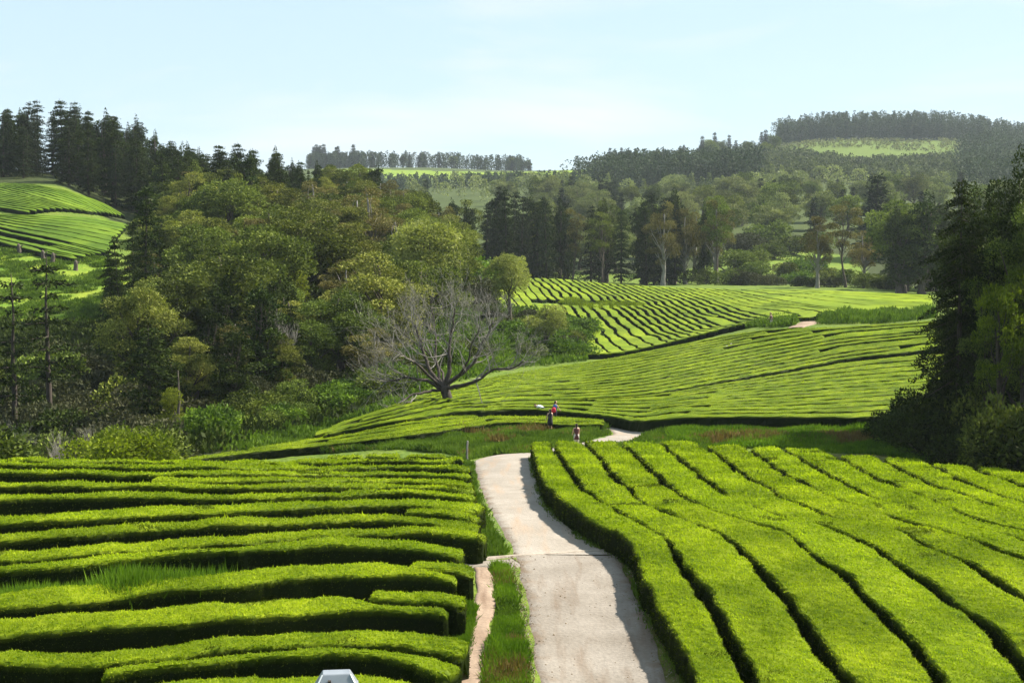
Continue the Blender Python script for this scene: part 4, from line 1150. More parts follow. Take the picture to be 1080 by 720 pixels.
one(1048, 99, 'nearcon', 214, "dark tree between the big ragged tree and the edge tree", ws=0.75, k=1)
one(1130, 90, 'neardark', 180, "dark tree out past the edge tree, its shade crossing the hedges", ws=0.9, k=1)
one(1190, 84, 'nearcon', 160, "second tree beyond the edge, shading the outer hedges", ws=0.9, k=0)
one(1265, 78, 'neardark', 170, "third tree beyond the edge, shading the outer hedges", ws=1.0, k=0)
S['nearlit'] = [(broad(19, 4.4, 2.5, 40, 341, M_broad, size=0.20, shape='col', flat=0.6, lobe=0.28, dens=0.8, bark=M_barkdark), 19)]  # lighter leaf colour paints sunlit foliage into the dark clump
for px, d, top, lb in ((1086, 88, 176, "green tree with sunlight put into its leaf colour before the dark edge trees"), (1044, 92, 232, "leafy tree woven into the dark clump, painted lighter as if sunlit")):
    one(px, d, 'nearlit', top, lb, ws=0.75 if px > 1080 else 0.6)
S['litbranch'] = [(broad(8.5, 2.1, 2.2, 20, 331, M_bright, size=0.16, shape='umb', flat=0.5, dens=0.8, lobe=0.36, bark=M_barkdark), 8.5)]  # stands in for a sunlit branch, sunlight put into its leaf colour
one(1058, 86, 'litbranch', 284, "small tree standing in for a sunlit branch, its lime leaves painted bright", ws=0.55, k=0)

S['shrub'] = [(shrub_mesh(1.9, 2.4, 401 + k, M_broad, size=0.17, nl=11), 2.4) for k in range(3)]
S['darkshrub'] = [(shrub_mesh(1.9, 2.8, 411 + k, M_darkleaf, size=0.17, nl=11), 2.8) for k in range(2)]
S['greyshrub'] = [(shrub_mesh(2.0, 2.2, 421 + k, M_scrub, size=0.14, nl=11, dens=0.75), 2.2) for k in range(3)]
S['brightshrub'] = [(shrub_mesh(2.0, 2.4, 431, M_bright, size=0.15, nl=12), 2.4)]
S['leafyshrub'] = [(shrub_mesh(1.8, 3.0, 451 + k, M_broad, size=0.2, nl=10, dens=0.7), 3.0) for k in range(2)]  # lighter leaves than the dark shrubs, sunlight put into their colour
S['weedshrub'] = [(shrub_mesh(1.8, 1.7, 441 + k, M_weeds, size=0.18, nl=11), 1.7) for k in range(3)]
def shrub(px, d, sp, h, label, ws=1.0, group=None, cat="shrub", drop=0.1):
    (tm_, cm_), h0 = S[sp][random.randrange(len(S[sp]))]
    x = (px - 540) / F * d
    e = link("shrub", None, loc=(x, d, float(H(x, d)) - drop)); s = h / h0
    e.scale = (s * ws, s * ws, s); e.rotation_euler = (0, 0, random.uniform(0, 6.28))
    link("stems", tm_, e); link("foliage", cm_, e)
    return tag(e, label, cat, group)
for i, (px, d, h, ws) in enumerate([(938, 93, 2.6, .8), (956, 91, 2.6, 1.0), (966, 96, 4.0, .8), (985, 89, 3.2, 1.1), (1005, 92, 4.4, 1.0), (1030, 86, 3.2, 1.2), (1055, 88, 4.6, 1.0), (1082, 83, 3.4, 1.2), (1110, 86, 4.2, 1.1), (1150, 80, 4, 1.2), (1040, 94, 5.0, .8), (1075, 94, 5.4, .9)]):
    shrub(px, d, 'darkshrub', h, f"{ordw(i + 1)} dark shrub under the big shaded trees", ws, "dark shrubs under the shaded trees")
shrub(122, 84, 'brightshrub', 3.4, "big bright green bush peeping over the near field's crest", 1.1)
shrub(156, 85, 'brightshrub', 2.5, "smaller bright green bush beside the big one on the crest", 0.75)
for i, (px, d, h, ws) in enumerate([(1040, 84, 3.4, .8), (1068, 83, 4.6, .8), (1090, 82, 5.4, .9), (1020, 88, 2.2, .8), (1056, 83.5, 5.6, .6), (1045, 84, 4.6, .6), (1030, 90, 5.5, .6)]):
    shrub(px, d, 'leafyshrub', h, f"{ordw(i + 1)} leafy sapling coloured as sunlit, mixed among the dark shrubs", ws, "leafy saplings among the dark shrubs")
rq = np.random.default_rng(5)
gi = 0
for (px, d) in [(p_[2], p_[1]) for p_ in scatter((-40, 165), (86, 150), 52, 3.4, rq)]:
    gi += 1
    sp = rq.choice(['greyshrub', 'shrub', 'darkshrub'], p=[.45, .3, .25])
    shrub(px, d, sp, rq.uniform(3.0, 5.5) * (1 if d > 95 else 0.8), f"{ordw(gi)} {dict(greyshrub='grey twiggy', shrub='dull green', darkshrub='dark')[sp]} thicket in the ravine below the pasture", rq.uniform(0.9, 1.3), "thickets in the ravine below the pasture")
gi = 0
def lowslope(px, d):
    y0 = np.interp(px, [170, 232, 313, 360, 400, 440], [103, 108, 116, 126, 134, 140]); return not (y0 < d < y0 + 36)
for (x, d, px) in scatter((168, 440), (100, 175), 46, 3.6, rq, reject=lowslope):
    gi += 1
    sp = rq.choice(['shrub', 'greyshrub', 'weedshrub'], p=[.45, .25, .3])
    shrub(px, d, sp, rq.uniform(1.8, 3.6), f"{ordw(gi)} {dict(greyshrub='grey twiggy', shrub='leafy green', weedshrub='pale weedy')[sp]} shrub along the foot of the wooded slope", rq.uniform(0.9, 1.4), "shrubs along the foot of the wooded slope")
gi = 0
def bowl(px, d):
    y0 = np.interp(px, [425, 470, 500, 540, 600], [146, 160, 172, 180, 192]); return not (y0 + 1 < d < y0 + 50)
for (x, d, px) in scatter((425, 604), (146, 245), 40, 4.2, rq, reject=bowl):
    gi += 1
    sp = rq.choice(['weedshrub', 'greyshrub', 'shrub'], p=[.55, .25, .2])
    shrub(px, d, sp, rq.uniform(1.6, 3.0), f"{ordw(gi)} {dict(greyshrub='grey', shrub='dark leafy', weedshrub='fresh green')[sp]} shrub between the bare tree and the lone khaki tree", rq.uniform(1.1, 1.6), "shrubs between the bare and the khaki tree")
for i, (px, d, h, sp) in enumerate([(768, 338, 4, 'shrub'), (782, 336, 3.4, 'greyshrub'), (798, 334, 3.2, 'greyshrub'), (815, 334, 2.6, 'greyshrub'), (845, 330, 3, 'darkshrub'), (856, 326, 2.5, 'darkshrub'), (740, 345, 4, 'shrub'), (912, 322, 3.6, 'shrub'), (930, 318, 3.6, 'shrub'), (946, 318, 3.2, 'darkshrub'), (878, 326, 2.4, 'greyshrub'), (830, 380, 4, 'shrub'), (790, 400, 5, 'shrub'), (815, 420, 5, 'shrub'), (770, 395, 6, 'shrub'), (800, 375, 4, 'shrub'), (850, 400, 4, 'weedshrub'), (870, 380, 3.5, 'shrub'), (835, 440, 6, 'shrub'), (860, 460, 6, 'shrub'), (780, 440, 7, 'greyshrub'), (805, 470, 8, 'shrub'), (840, 350, 3, 'weedshrub'), (893, 350, 4, 'shrub')]):
    shrub(px, d, sp, h, f"{ordw(i + 1)} bush edging the far pasture behind the sandy track", 1.4, "bushes edging the far pasture")

gi = 0
for (x, d, px) in scatter((415, 500), (215, 345), 44, 4.5, rq, reject=lambda px, d: px > np.interp(d, [215, 250, 300, 345], [505, 500, 492, 488])):
    gi += 1
    sp = rq.choice(['weedshrub', 'shrub', 'greyshrub'], p=[.4, .4, .2])
    shrub(px, d, sp, rq.uniform(2.5, 5), f"{ordw(gi)} {dict(greyshrub='grey', shrub='dark leafy', weedshrub='fresh green')[sp]} bush at the upper end of the far terraces", rq.uniform(1.1, 1.6), "bushes at the upper end of the far terraces")
# thin grey leafless trees on the wooded slope
gb = bare(9, 501, M_barkgrey, maxd=5, spread=0.40, up=0.35)
gbm = gb.mesh("bare_tree", M_barkgrey)
for i, (px, d, h, lb) in enumerate([(297, 136, 8.5, "pale leafless tree with tan trunk at the foot of the wooded slope"), (355, 150, 8, "grey leafless tree on the slope left of the big bare tree"),
        (430, 165, 8.5, "grey leafless tree directly behind the big bare tree"), (60, 92, 4.4, "leafless grey bush in the ravine scrub below the pines"), (20, 90, 5.0, "leafless grey bush at the photo's edge in the ravine scrub"), (95, 95, 4.8, "leafless grey bush near the crest beside the bright bushes"), (470, 205, 9, "thin grey leafless tree above the shrubs")]):
    x = (px - 540) / F * d
    o = link("leafless_tree", gbm, loc=(x, d, float(H(x, d)) - 0.1)); o.scale = (h / 9,) * 3; o.rotation_euler = (0, 0, i * 1.3)
    tag(o, lb, "tree")

# the big bare tree, limb by limb
bx, by = float(hit(473, 431)[0][0]), float(hit(473, 431)[0][1])
bz = float(H(bx, by))
def bp(px, py, dy=0.0):
    x, y, z = P3(px, py, by + dy); return np.array([x - bx, y - by, z - bz])
root = link("bare_tree", None, loc=(bx, by, bz))
tag(root, "big bare spreading tree on the tea slope, dark trunk leaning left", "tree")
tm = MB()
fork = bp(468, 408)
tube(tm, [bp(474, 436), bp(474, 430), bp(472.5, 421), bp(470, 413), fork], [0.62, 0.50, 0.42, 0.42, 0.40], 10)
LIMBS = [
 ([(468,409,0),(480,408,-.6),(497,404,-1.2),(508,398,-1.6),(522,389,-2),(540,389,-2.2),(552,381,-2.4)], 0.20),
 ([(469,408,0),(478,400,.4),(490,392,.8),(501,380,1.2),(506,366,1.5),(516,350,1.8),(520,338,2)], 0.22),
 ([(468,408,0),(473,395,0),(474,380,.2),(474,362,.5),(477,345,.8),(480,325,1)], 0.24),
 ([(466,408,0),(458,398,.5),(451,386,1),(446,370,1.6),(441,352,2),(434,338,2.4)], 0.22),
 ([(465,409,0),(452,402,-.6),(440,399,-1),(425,398,-1.5),(410,402,-2),(398,399,-2.4)], 0.18),
 ([(464,411,0),(450,413,-1),(436,416,-1.8),(424,422,-2.6),(418,430,-3)], 0.15),
 ([(466,407,0),(462,392,1.2),(459,372,2.2),(460,350,3),(455,325,3.4)], 0.17),
 ([(470,407,0),(484,396,-1.4),(494,380,-2.6),(498,362,-3.4),(506,346,-4)], 0.14),
 ([(465,408,0),(448,392,-1.2),(434,380,-2.2),(420,372,-3),(408,360,-3.6)], 0.15),
 ([(468,408,0),(466,390,2.6),(450,370,4.4),(425,352,5)], 0.13),
]
tw = MB(); rg = np.random.default_rng(99)
for L_, r0 in LIMBS:
    P = np.array([bp(a, b, c) for a, b, c in L_])
    t0 = np.linspace(0, 1, len(P)); t1 = np.linspace(0, 1, len(P) * 3)
    Q = np.stack([np.interp(t1, t0, P[:, i]) for i in range(3)], -1) + rg.normal(size=(len(t1), 3)) * 0.04
    Q[0] = P[0]; rr2 = r0 * 0.98 * (1 - 0.72 * t1)
    tube(tm, Q, rr2, 7)
    for j in range(3, len(Q)):
        for _ in range(2 if j > len(Q) * 0.6 else (1 if j > len(Q) * 0.3 else 0)):
            d = Q[j] - Q[j-1]; d /= np.linalg.norm(d)
            dd = d * 0.6 + rg.normal(size=3) * 0.55 + [0, 0, 0.35]; dd /= np.linalg.norm(dd)
            branching(tw, Q[j], dd, rg.uniform(1.2, 2.1), rr2[j] * 0.38 + 0.006, 0, rg, 3, spread=0.5, up=0.2, kids=(1, 3), ns=4, shrink=0.70)
tm.obj("trunk", M_barkdark, root, True)
tw.obj("branches", plainmat("twig_bark", (0.115, 0.105, 0.092), (0.24, 0.22, 0.195), scale=4), root)

# ------------------------------------------------------------------ loose greenery nobody could count
def scatter_cards(name, poly_or_xy, n, size, lw, mat, label, up=1.0, zoff=0.0, seed=0, tuft=4, keep=None, hvar=0.5, tonef=None):
    rng = np.random.default_rng(seed)
    poly = np.asarray(poly_or_xy); lo = poly.min(0); hi = poly.max(0)
    X = rng.uniform(lo[0], hi[0], n * 3); Y = rng.uniform(lo[1], hi[1], n * 3)
    q = inpoly(X, Y, poly); X, Y = X[q], Y[q]
    if keep is not None: q = keep(X, Y); X, Y = X[q], Y[q]
    X, Y = X[:n], Y[:n]
    ht = 1 + hvar * pnoise(X, Y, 1.1, seed)
    X = np.repeat(X, tuft) + rng.normal(size=len(X) * tuft) * size * 0.35; Y = np.repeat(Y, tuft) + rng.normal(size=len(Y) * tuft) * size * 0.35
    ht = np.repeat(ht, tuft)
    P = np.stack([X, Y, H(X, Y) - 0.03 + zoff * rng.random(len(X)) * ht], -1)
    V, Q = cards(P, np.zeros_like(P), 1.0, 1.0, up=up, nb=0, jit=0.55, rng=rng)
    V = V.reshape(-1, 4, 3); V = P[:, None] + (V - P[:, None]) * (size * ht)[:, None, None]
    mid = (V[:, 1] + V[:, 3]) / 2
    V[:, 1] = mid + (V[:, 1] - mid) * lw; V[:, 3] = mid + (V[:, 3] - mid) * lw
    tone = np.clip(rng.beta(2, 2, len(P)) * 0.7 + 0.4 * (0.5 + 0.5 * pnoise(X, Y, 0.7, seed + 2)), 0, 1)
    m = MB(); m.add(V.reshape(-1, 3), F4=Q, C=np.repeat(np.stack([tone * 0 + 1, tone, tone], -1), 4, axis=0))
    return kind(m.obj(name, mat), 'stuff', label)
vg = wpoly([(520,598),(534,599),(540,620),(548,655),(553,690),(557,740),(512,740),(514,700),(524,660),(527,630),(522,605)], dmax=80)
scatter_cards("grass", vg, 8000, 0.22, 0.16, M_grass, "long green grass on the strip between dirt footpath and concrete", seed=1, hvar=0.9)
scatter_cards("dry_weeds", vg, 1100, 0.26, 0.12, M_reddish, "dry stems in the strip between the two paths", seed=31, keep=lambda X, Y: pnoise(X, Y, 1.2, 5) > 0.0)
scatter_cards("broad_weeds", vg, 2600, 0.15, 0.5, M_weeds, "broad leaved weeds in the strip between the two paths", seed=32, keep=lambda X, Y: pnoise(X, Y, 0.9, 15) > -0.1)
def off_path(X, Y):
    d = np.full(X.shape, 99.0)
    cx_ = np.interp(np.linspace(0, 1, 160), np.linspace(0, 1, len(C2)), C2[:, 0]); cy_ = np.interp(np.linspace(0, 1, 160), np.linspace(0, 1, len(C2)), C2[:, 1]); wv = np.interp(np.linspace(0, 1, 160), np.linspace(0, 1, len(C2)), w2)
    for a_, b_, w0 in zip(cx_, cy_, wv): d = np.minimum(d, np.hypot(X - a_, Y - b_) - w0)
    return d > 0.1
scatter_cards("grass", np.array([(-3, 83), (3, 86), (5, 88), (13, 89), (13, 108), (4, 108), (3, 96), (-4, 90), (-12, 92), (-12, 82), (-6, 80)], float), 15000, 0.26, 0.25, M_weeds, "short grass and weeds round the bend of the path", seed=41, keep=off_path)
scatter_cards("grass", np.array([(-24, 74), (-3, 78), (-3, 90), (-24, 92)], float), 9000, 0.24, 0.25, M_weeds, "short grass behind the crest of the footpath-side field", seed=43, keep=off_path)
scatter_cards("herbs", np.array([(-30, 92), (-12, 92), (-12, 104), (-18, 112), (-26, 104)], float), 9000, 0.35, 0.3, M_weeds, "low herbs along the tip of the lower tea slope", seed=42, keep=lambda X, Y: Y > 106 + (X + 18) * -0.1)
ve = wpoly([(545,597),(549,620),(558,655),(563,690),(567,740),(553,740),(549,690),(544,655),(537,620),(533,597)], dmax=80)
scatter_cards("edge_grass", ve, 900, 0.10, 0.3, M_weeds, "small tufts creeping over the concrete edge", seed=33, keep=lambda X, Y: pnoise(X, Y, 1.6, 25, 4) > 0.1)
def pebbles(name, C, w, n, mat, label, seed, smin, smax, edge=True):
    rng = np.random.default_rng(seed); m = MB()
    sl = np.concatenate([[0], np.cumsum(np.linalg.norm(np.diff(C, axis=0), axis=1))])
    t = rng.uniform(0, sl[-1], n); X = np.interp(t, sl, C[:, 0]); Y = np.interp(t, sl, C[:, 1]); ww = np.interp(t, sl, w)
    sg = rng.choice([-1, 1], n); q = np.where(rng.random(n) < 0.75, 1.02 - np.abs(rng.normal(size=n)) * 0.10, rng.random(n)) * sg
    X = X + q * ww; r_ = rng.uniform(smin, smax, n) * (0.5 + rng.random(n) ** 3)
    oct_ = np.array([(1,0,0),(0,1,0),(-1,0,0),(0,-1,0),(0,0,.7),(0,0,-.5)], float)
    V = (oct_[None] * rng.uniform(0.6, 1.3, (n, 6, 1))) * r_[:, None, None] + np.stack([X, Y, H(X, Y) + 0.055], -1)[:, None]
    f = np.array([(0,1,4),(1,2,4),(2,3,4),(3,0,4),(1,0,5),(2,1,5),(3,2,5),(0,3,5)])
    m.add(V.reshape(-1, 3), F3=(np.arange(n)[:, None, None] * 6 + f[None]).reshape(-1, 3))
    kind(m.obj(name, mat), 'stuff', label)
M_grit = plainmat("grit", (0.16, 0.13, 0.10), (0.36, 0.31, 0.26), scale=3)
M_litter = plainmat("leaf_litter", (0.06, 0.045, 0.025), (0.15, 0.10, 0.05), scale=3)
pebbles("gravel", C, w, 3600, M_grit, "loose gravel along the worn concrete path", 71, 0.010, 0.026)
pebbles("gravel", C2[:8], w2[:8], 1800, M_grit, "loose gravel along the pale upper path", 72, 0.010, 0.026)
pebbles("leaf_litter", C, w, 3000, M_litter, "dead leaves gathered along the path edges", 73, 0.012, 0.04)
vg = wpoly([(484,640),(500,640),(495,680),(470,740),(455,740),(470,700),(484,670)], dmax=80)
scatter_cards("grass", vg, 3200, 0.2, 0.16, M_grass, "grass at the hedge ends beside the dirt footpath", seed=2)
vg = wpoly([(484,486),(498,488),(502,520),(512,545),(532,585),(508,588),(494,560),(488,520),(480,495)], dmax=110)
scatter_cards("grass", vg, 7500, 0.24, 0.22, M_weeds, "weedy verge between the hedge ends and the pale path", seed=3)
vg = wpoly([(-30,634),(0,630),(65,626),(130,620),(200,613),(245,607),(245,602),(130,606),(60,610),(0,613),(-30,616)], h=0.9, dmin=26, dmax=80)
scatter_cards("grass", vg, 8000, 0.85, 0.07, M_grass, "long grass grown up between two hedges", seed=4)
for (a, b, sd_) in ((0, 0.42, 5),):
    e0 = GE[0]; e0 = e0[np.argsort(e0[:, 1])]; e0 = e0[(e0[:, 1] > 30)]
    vg = np.vstack([e0 + [-0.20, 0], e0[::-1] + [0.1, 0]])
    scatter_cards("grass", vg, 3800, 0.20, 0.2, M_weeds, "weeds along the foot of the path-side hedge", seed=sd_)
vg = wpoly([(335,478),(400,466),(450,461),(500,453),(530,449),(600,451),(640,452),(600,468),(560,478),(500,482),(470,478),(420,474),(370,476)], dmin=84, dmax=130)
scatter_cards("rough_grass", vg, 24000, 0.40, 0.2, M_weeds, "rough tall grass bank beyond the end of the pale path", seed=6)
scatter_cards("dry_weeds", vg, 2200, 0.5, 0.14, M_reddish, "reddish dry weeds through the rough grass bank", seed=7, keep=lambda X, Y: pnoise(X, Y, 0.45, 5) > 0.1)
vg = np.array([(8.6,106),(12,105),(20,104),(32,104),(42,103),(46,92),(46,82),(36,83.5),(24,87),(14,90),(10.2,92.5),(10.8,97),(10.2,102)], float)
scatter_cards("rough_grass", vg, 52000, 0.33, 0.18, M_grass, "shaded rough grass strip below the far tea rows", seed=8)
scatter_cards("dry_weeds", wpoly([(690,465),(760,458),(930,460),(930,468),(860,470),(740,468)], dmin=86, dmax=130), 1200, 0.4, 0.2, M_reddish, "reddish dry weeds along the near field's far edge", seed=9)
vg = wpoly([(742,404),(850,387),(900,378),(980,370),(1030,363),(1030,361),(980,366),(900,375),(850,384),(770,398)], dmin=98, dmax=215)
scatter_cards("grass", vg, 7000, 0.5, 0.25, M_grass, "bright grass lane crossing the tea rows", seed=10)
vg = wpoly([(862,343),(872,334),(900,332),(960,331),(985,329),(985,336),(940,341)], dmin=120, dmax=230)
scatter_cards("rough_grass", vg, 9000, 0.5, 0.25, M_weeds, "grassy hump beside the sandy track", seed=11, zoff=0.7)
vg = wpoly([(788,347),(800,338),(832,333),(842,338),(838,344),(815,346)], dmin=120, dmax=230)
scatter_cards("rough_grass", vg, 6000, 0.45, 0.25, M_weeds, "grassy hump on the near side of the sandy track", seed=12, zoff=0.4)
vg = wpoly([(590,319),(600,318),(660,322),(680,326),(660,328),(600,326)], dmin=190, dmax=420)
scatter_cards("grass", vg, 3500, 0.8, 0.3, M_bright, "bright grass lane across the far terraces", seed=13)
scatter_cards("pasture_grass", pasture, 34000, 0.40, 0.35, M_weeds, "tussocky yellow-green pasture on the hillside", seed=14, hvar=0.9, keep=lambda X, Y: pnoise(X, Y, 0.6, 8, 4) > -0.35)
wd = wood.copy()
scatter_cards("undergrowth", np.array([(-75, 100), (-22, 100), (-10, 130), (-6, 180), (-14, 290), (-70, 330), (-70, 225)], float), 70000, 0.40, 0.6, M_darkleaf, "shade-darkened undergrowth covering the wooded slope and ravine", seed=15, zoff=0.9, keep=lambda X, Y: (X / Y * F + 540 > 150) | (Y < 188))  # dark leaf colour stands in for the deep shade under the wood
scatter_cards("undergrowth", np.array([(-34, 100), (-18, 103), (-12, 114), (-8, 140), (0, 172), (10, 186), (2, 225), (-10, 240), (-14, 190), (-22, 150)], float), 22000, 0.36, 0.5, M_weeds, "green herbs under the shrubs at the foot of the slope", seed=16, zoff=0.5)

# ------------------------------------------------------------------ people
import bmesh
def flat(name, c, rough=0.8, metal=0.0):
    return plainmat(name, tuple(v * 0.85 for v in c), tuple(min(1, v * 1.1) for v in c), scale=9, rough=rough, metal=metal)
M_skin = flat("skin", (0.52, 0.32, 0.22), 0.6); M_hair = flat("dark_hair", (0.03, 0.02, 0.015)); M_black = flat("black_cloth", (0.018, 0.018, 0.024))
M_white = flat("white_cloth", (0.75, 0.76, 0.80)); M_blue = flat("blue_cloth", (0.06, 0.13, 0.30)); M_red = flat("red_cloth", (0.55, 0.03, 0.05))
M_pink = flat("pinkish_cloth", (0.55, 0.33, 0.30)); M_maroon = flat("maroon_cloth", (0.09, 0.03, 0.03)); M_khaki = flat("pale_trousers", (0.45, 0.40, 0.33)); M_brownc = flat("brown_cloth", (0.12, 0.06, 0.05))
M_eye = flat("eye_dark", (0.02, 0.015, 0.01), 0.2)
def skinned(name, verts, edges, radii, mat, root_i=0, sub=1):
    me = bpy.data.meshes.new(name); me.from_pydata([tuple(v) for v in verts], edges, [])
    o = bpy.data.objects.new(name, me); COL.objects.link(o)
    sm = o.modifiers.new("skin", 'SKIN'); sm.use_smooth_shade = True
    for i, r_ in enumerate(radii): me.skin_vertices[0].data[i].radius = (r_, r_)
    me.skin_vertices[0].data[root_i].use_root = True
    ss = o.modifiers.new("sub", 'SUBSURF'); ss.levels = sub; ss.render_levels = sub
    dg = bpy.context.evaluated_depsgraph_get()
    m2 = bpy.data.meshes.new_from_object(o.evaluated_get(dg)); m2.name = name
    m2.materials.clear(); m2.materials.append(mat)
    o.modifiers.clear(); o.data = m2
    for p in m2.polygons: p.use_smooth = True
    return o
def loft(name, rings, mat, parent, ns=16, closed=True):
    m = MB(); V = []
    for (c, rx, ry) in rings:
        th = np.linspace(0, 2 * math.pi, ns, endpoint=False)
        V.append(np.stack([c[0] + rx * np.cos(th), c[1] + ry * np.sin(th), c[2] + 0 * th], -1))
    ix = np.arange(len(rings) * ns).reshape(-1, ns); nx = np.roll(ix, -1, axis=1)
    F4 = np.stack([ix[:-1], nx[:-1], nx[1:], ix[1:]], -1).reshape(-1, 4)
    V = np.vstack(V); c0 = V[:ns].mean(0); c1 = V[-ns:].mean(0); nV = len(V)
    V = np.vstack([V, c0, c1]); F3 = [(ix[0, i], nV, nx[0, i]) for i in range(ns)] + [(ix[-1, i], nx[-1, i], nV + 1) for i in range(ns)]
    m.add(V, F4=F4, F3=np.array(F3)); return m.obj(name, mat, parent, True)
def person(x, y, rz, h, label, bend=0.0, arm=0.0, hairlen=0.1, group=None, lift=0.0, hair=None):
    """bend: how far the trunk leans forward (radians); arm: how far the arms swing forward"""
    hip = np.array([0, 0, 0.93])
    def up(yf, zf, xo=0):      # a point of the trunk frame leaning about the hips
        c, s_ = math.cos(bend), math.sin(bend)
        return hip + np.array([xo, yf * c + zf * s_, zf * c - yf * s_])
    Vv, R, E_ = [hip], [0.125], []
    def ad(p, r_, par): Vv.append(np.array(p, float)); R.append(r_); E_.append((par, len(Vv) - 1)); return len(Vv) - 1
    a = ad(up(0, 0.17), 0.115, 0); a = ad(up(0.0, 0.36), 0.135, a); ch = a
    n0 = ad(up(0, 0.50), 0.060, a); n1 = ad(up(0.01, 0.57), 0.050, n0); h1 = ad(up(0.035, 0.63), 0.075, n1); h2 = ad(up(0.03, 0.70), 0.092, h1); ad(up(0.02, 0.76), 0.072, h2)
    ad(up(0.135, 0.655), 0.014, h1)                                   # nose
    for sg in (-1, 1):
        ad(up(0.02, 0.66, sg * 0.10), 0.018, h1)                       # ear
        s0 = ad(up(0, 0.44, sg * 0.165), 0.056, ch)
        sh = Vv[s0]
        d1 = np.array([sg * 0.18, math.sin(arm), -math.cos(arm)]); d1 /= np.linalg.norm(d1)
        el = ad(sh + d1 * 0.29, 0.042, s0)
        d2 = np.array([sg * 0.05, math.sin(arm + 0.35), -math.cos(arm + 0.35)]); d2 /= np.linalg.norm(d2)
        wr = ad(Vv[el] + d2 * 0.25, 0.028, el); pa = ad(Vv[wr] + d2 * 0.06, 0.036, wr)
        for q, ln in ((-1.5, .065), (-.5, .078), (.5, .074), (1.5, .06)):
            f1 = ad(Vv[pa] + d2 * 0.035 + np.array([0, q * 0.019, 0]), 0.010, pa)
            ad(Vv[f1] + d2 * ln * 0.6 + np.array([-sg * 0.012, 0, 0]), 0.008, f1)
        ad(Vv[pa] + d2 * 0.01 + np.array([-sg * 0.02, 0.045, 0]), 0.010, pa)     # thumb
        hp = ad((sg * 0.085, 0, 0.86), 0.095, 0)
        kn = ad((sg * 0.095, 0.02, 0.48), 0.060, hp); an = ad((sg * 0.10, -0.02, 0.09), 0.040, kn); ad((sg * 0.115, 0.13, 0.035), 0.036, an)
    o = skinned("person", Vv, E_, R, M_skin)
    o.location = (x, y, float(H(x, y)) + lift); o.rotation_euler = (0, 0, rz); s_ = h / 1.72; o.scale = (s_, s_, s_)
    tag(o, label, "person", group)
    hv = [up(0.0, 0.715), up(-0.035, 0.70), up(-0.06, 0.62)]; hr = [0.105, 0.098, 0.075]; he = [(0, 1), (1, 2)]
    k = 2
    while hairlen > 0.08:
        hv.append(up(-0.085, 0.62 - (k - 1) * 0.09)); hr.append(0.06); he.append((k, k + 1)); k += 1; hairlen -= 0.09
    ho_ = skinned("hair", hv, he, hr, hair or M_hair); ho_.parent = o
    for sg in (-1, 1):
        m = MB(); c = up(0.118, 0.695, sg * 0.034); tube(m, [c - [0, .004, 0], c + [0, .008, 0]], [0.011, 0.009], 6); m.obj("eye", M_eye, o)
    return o, up
def garment(name, o, up, zs, mat):      # zs: (trunk height, half width, half depth)
    return loft(name, [(up(0, z), rx, ry) for z, rx, ry in zs], mat, o)
def legs(o, mat, z0=0.1):
    for sg in (-1, 1): loft("trouser_leg", [((sg * 0.10, -0.015, z0), 0.07, 0.075), ((sg * 0.096, 0.01, 0.45), 0.085, 0.09), ((sg * 0.088, 0, 0.80), 0.105, 0.12), ((sg * 0.07, 0, 0.98), 0.11, 0.13)], mat, o)
def at_(px, d): return (px - 540) / F * d, d
x, y = hit(580, 446.5, h=0.6, dmin=88, dmax=130)[0] + np.array([0.0, -0.45])
o, up = person(x, y, 0.35, 1.76, "person in a sleeveless black dress standing on the grass bank, back turned", hairlen=0.3, arm=0.3)
garment("dress", o, up, [(-0.42, .21, .18), (-0.2, .20, .17), (-0.02, .185, .15), (0.14, .145, .12), (0.36, .185, .145), (0.47, .13, .10)], M_black)
x, y = at_(585.5, 111.5)
o, up = person(x, y, -0.7, 1.72, "person in a blue top with a red bag, just behind the black-dressed person", bend=0.12, arm=0.5, hairlen=0.1)
garment("shirt", o, up, [(-0.06, .18, .14), (0.14, .16, .13), (0.36, .20, .155), (0.48, .13, .10)], M_blue); legs(o, M_black)
loft("bag", [((0.05, -0.20, 0.80), .15, .10), ((0.05, -0.22, 0.95), .20, .14), ((0.05, -0.21, 1.12), .18, .13), ((0.05, -0.18, 1.2), .08, .06)], M_red, o)
x, y = at_(573, 113.5)
o, up = person(x, y, 1.35, 1.72, "person in a white shirt bending low over the tea", bend=1.25, arm=0.25, hairlen=0.0)
garment_ = skinned("shirt", [up(0, -0.04), up(0, 0.2), up(0, 0.42), up(0, .43, .15), up(0, .43, -.15), up(0.14, .46, .19), up(0.14, .46, -.19)], [(0, 1), (1, 2), (2, 3), (2, 4), (3, 5), (4, 6)], [.17, .165, .17, .10, .10, .075, .075], M_white); garment_.parent = o
legs(o, M_black)
x, y = at_(608.5, 92.5)
o, up = person(x, y, 0.1, 1.68, "person in a dark maroon top walking the hidden path behind the near hedges", hairlen=0.2, arm=0.45)
garment("top", o, up, [(-0.30, .19, .16), (-0.05, .18, .145), (0.14, .15, .125), (0.36, .19, .15), (0.44, .15, .11)], M_maroon); legs(o, M_khaki)
x, y = at_(814, 180)
o, up = person(x, y, 0.8, 1.72, "lone far person in brown at the start of the sandy track", hairlen=0.0, arm=0.4, bend=0.15)
garment("jacket", o, up, [(-0.10, .20, .16), (0.14, .17, .14), (0.36, .215, .165), (0.48, .13, .10)], M_brownc); legs(o, M_khaki)
loft("hat", [(up(0.02, 0.74), .19, .19), (up(0.02, 0.76), .19, .19), (up(0.02, 0.77), .11, .11), (up(0.02, 0.85), .095, .095)], flat("straw", (0.22, 0.13, 0.08)), o)

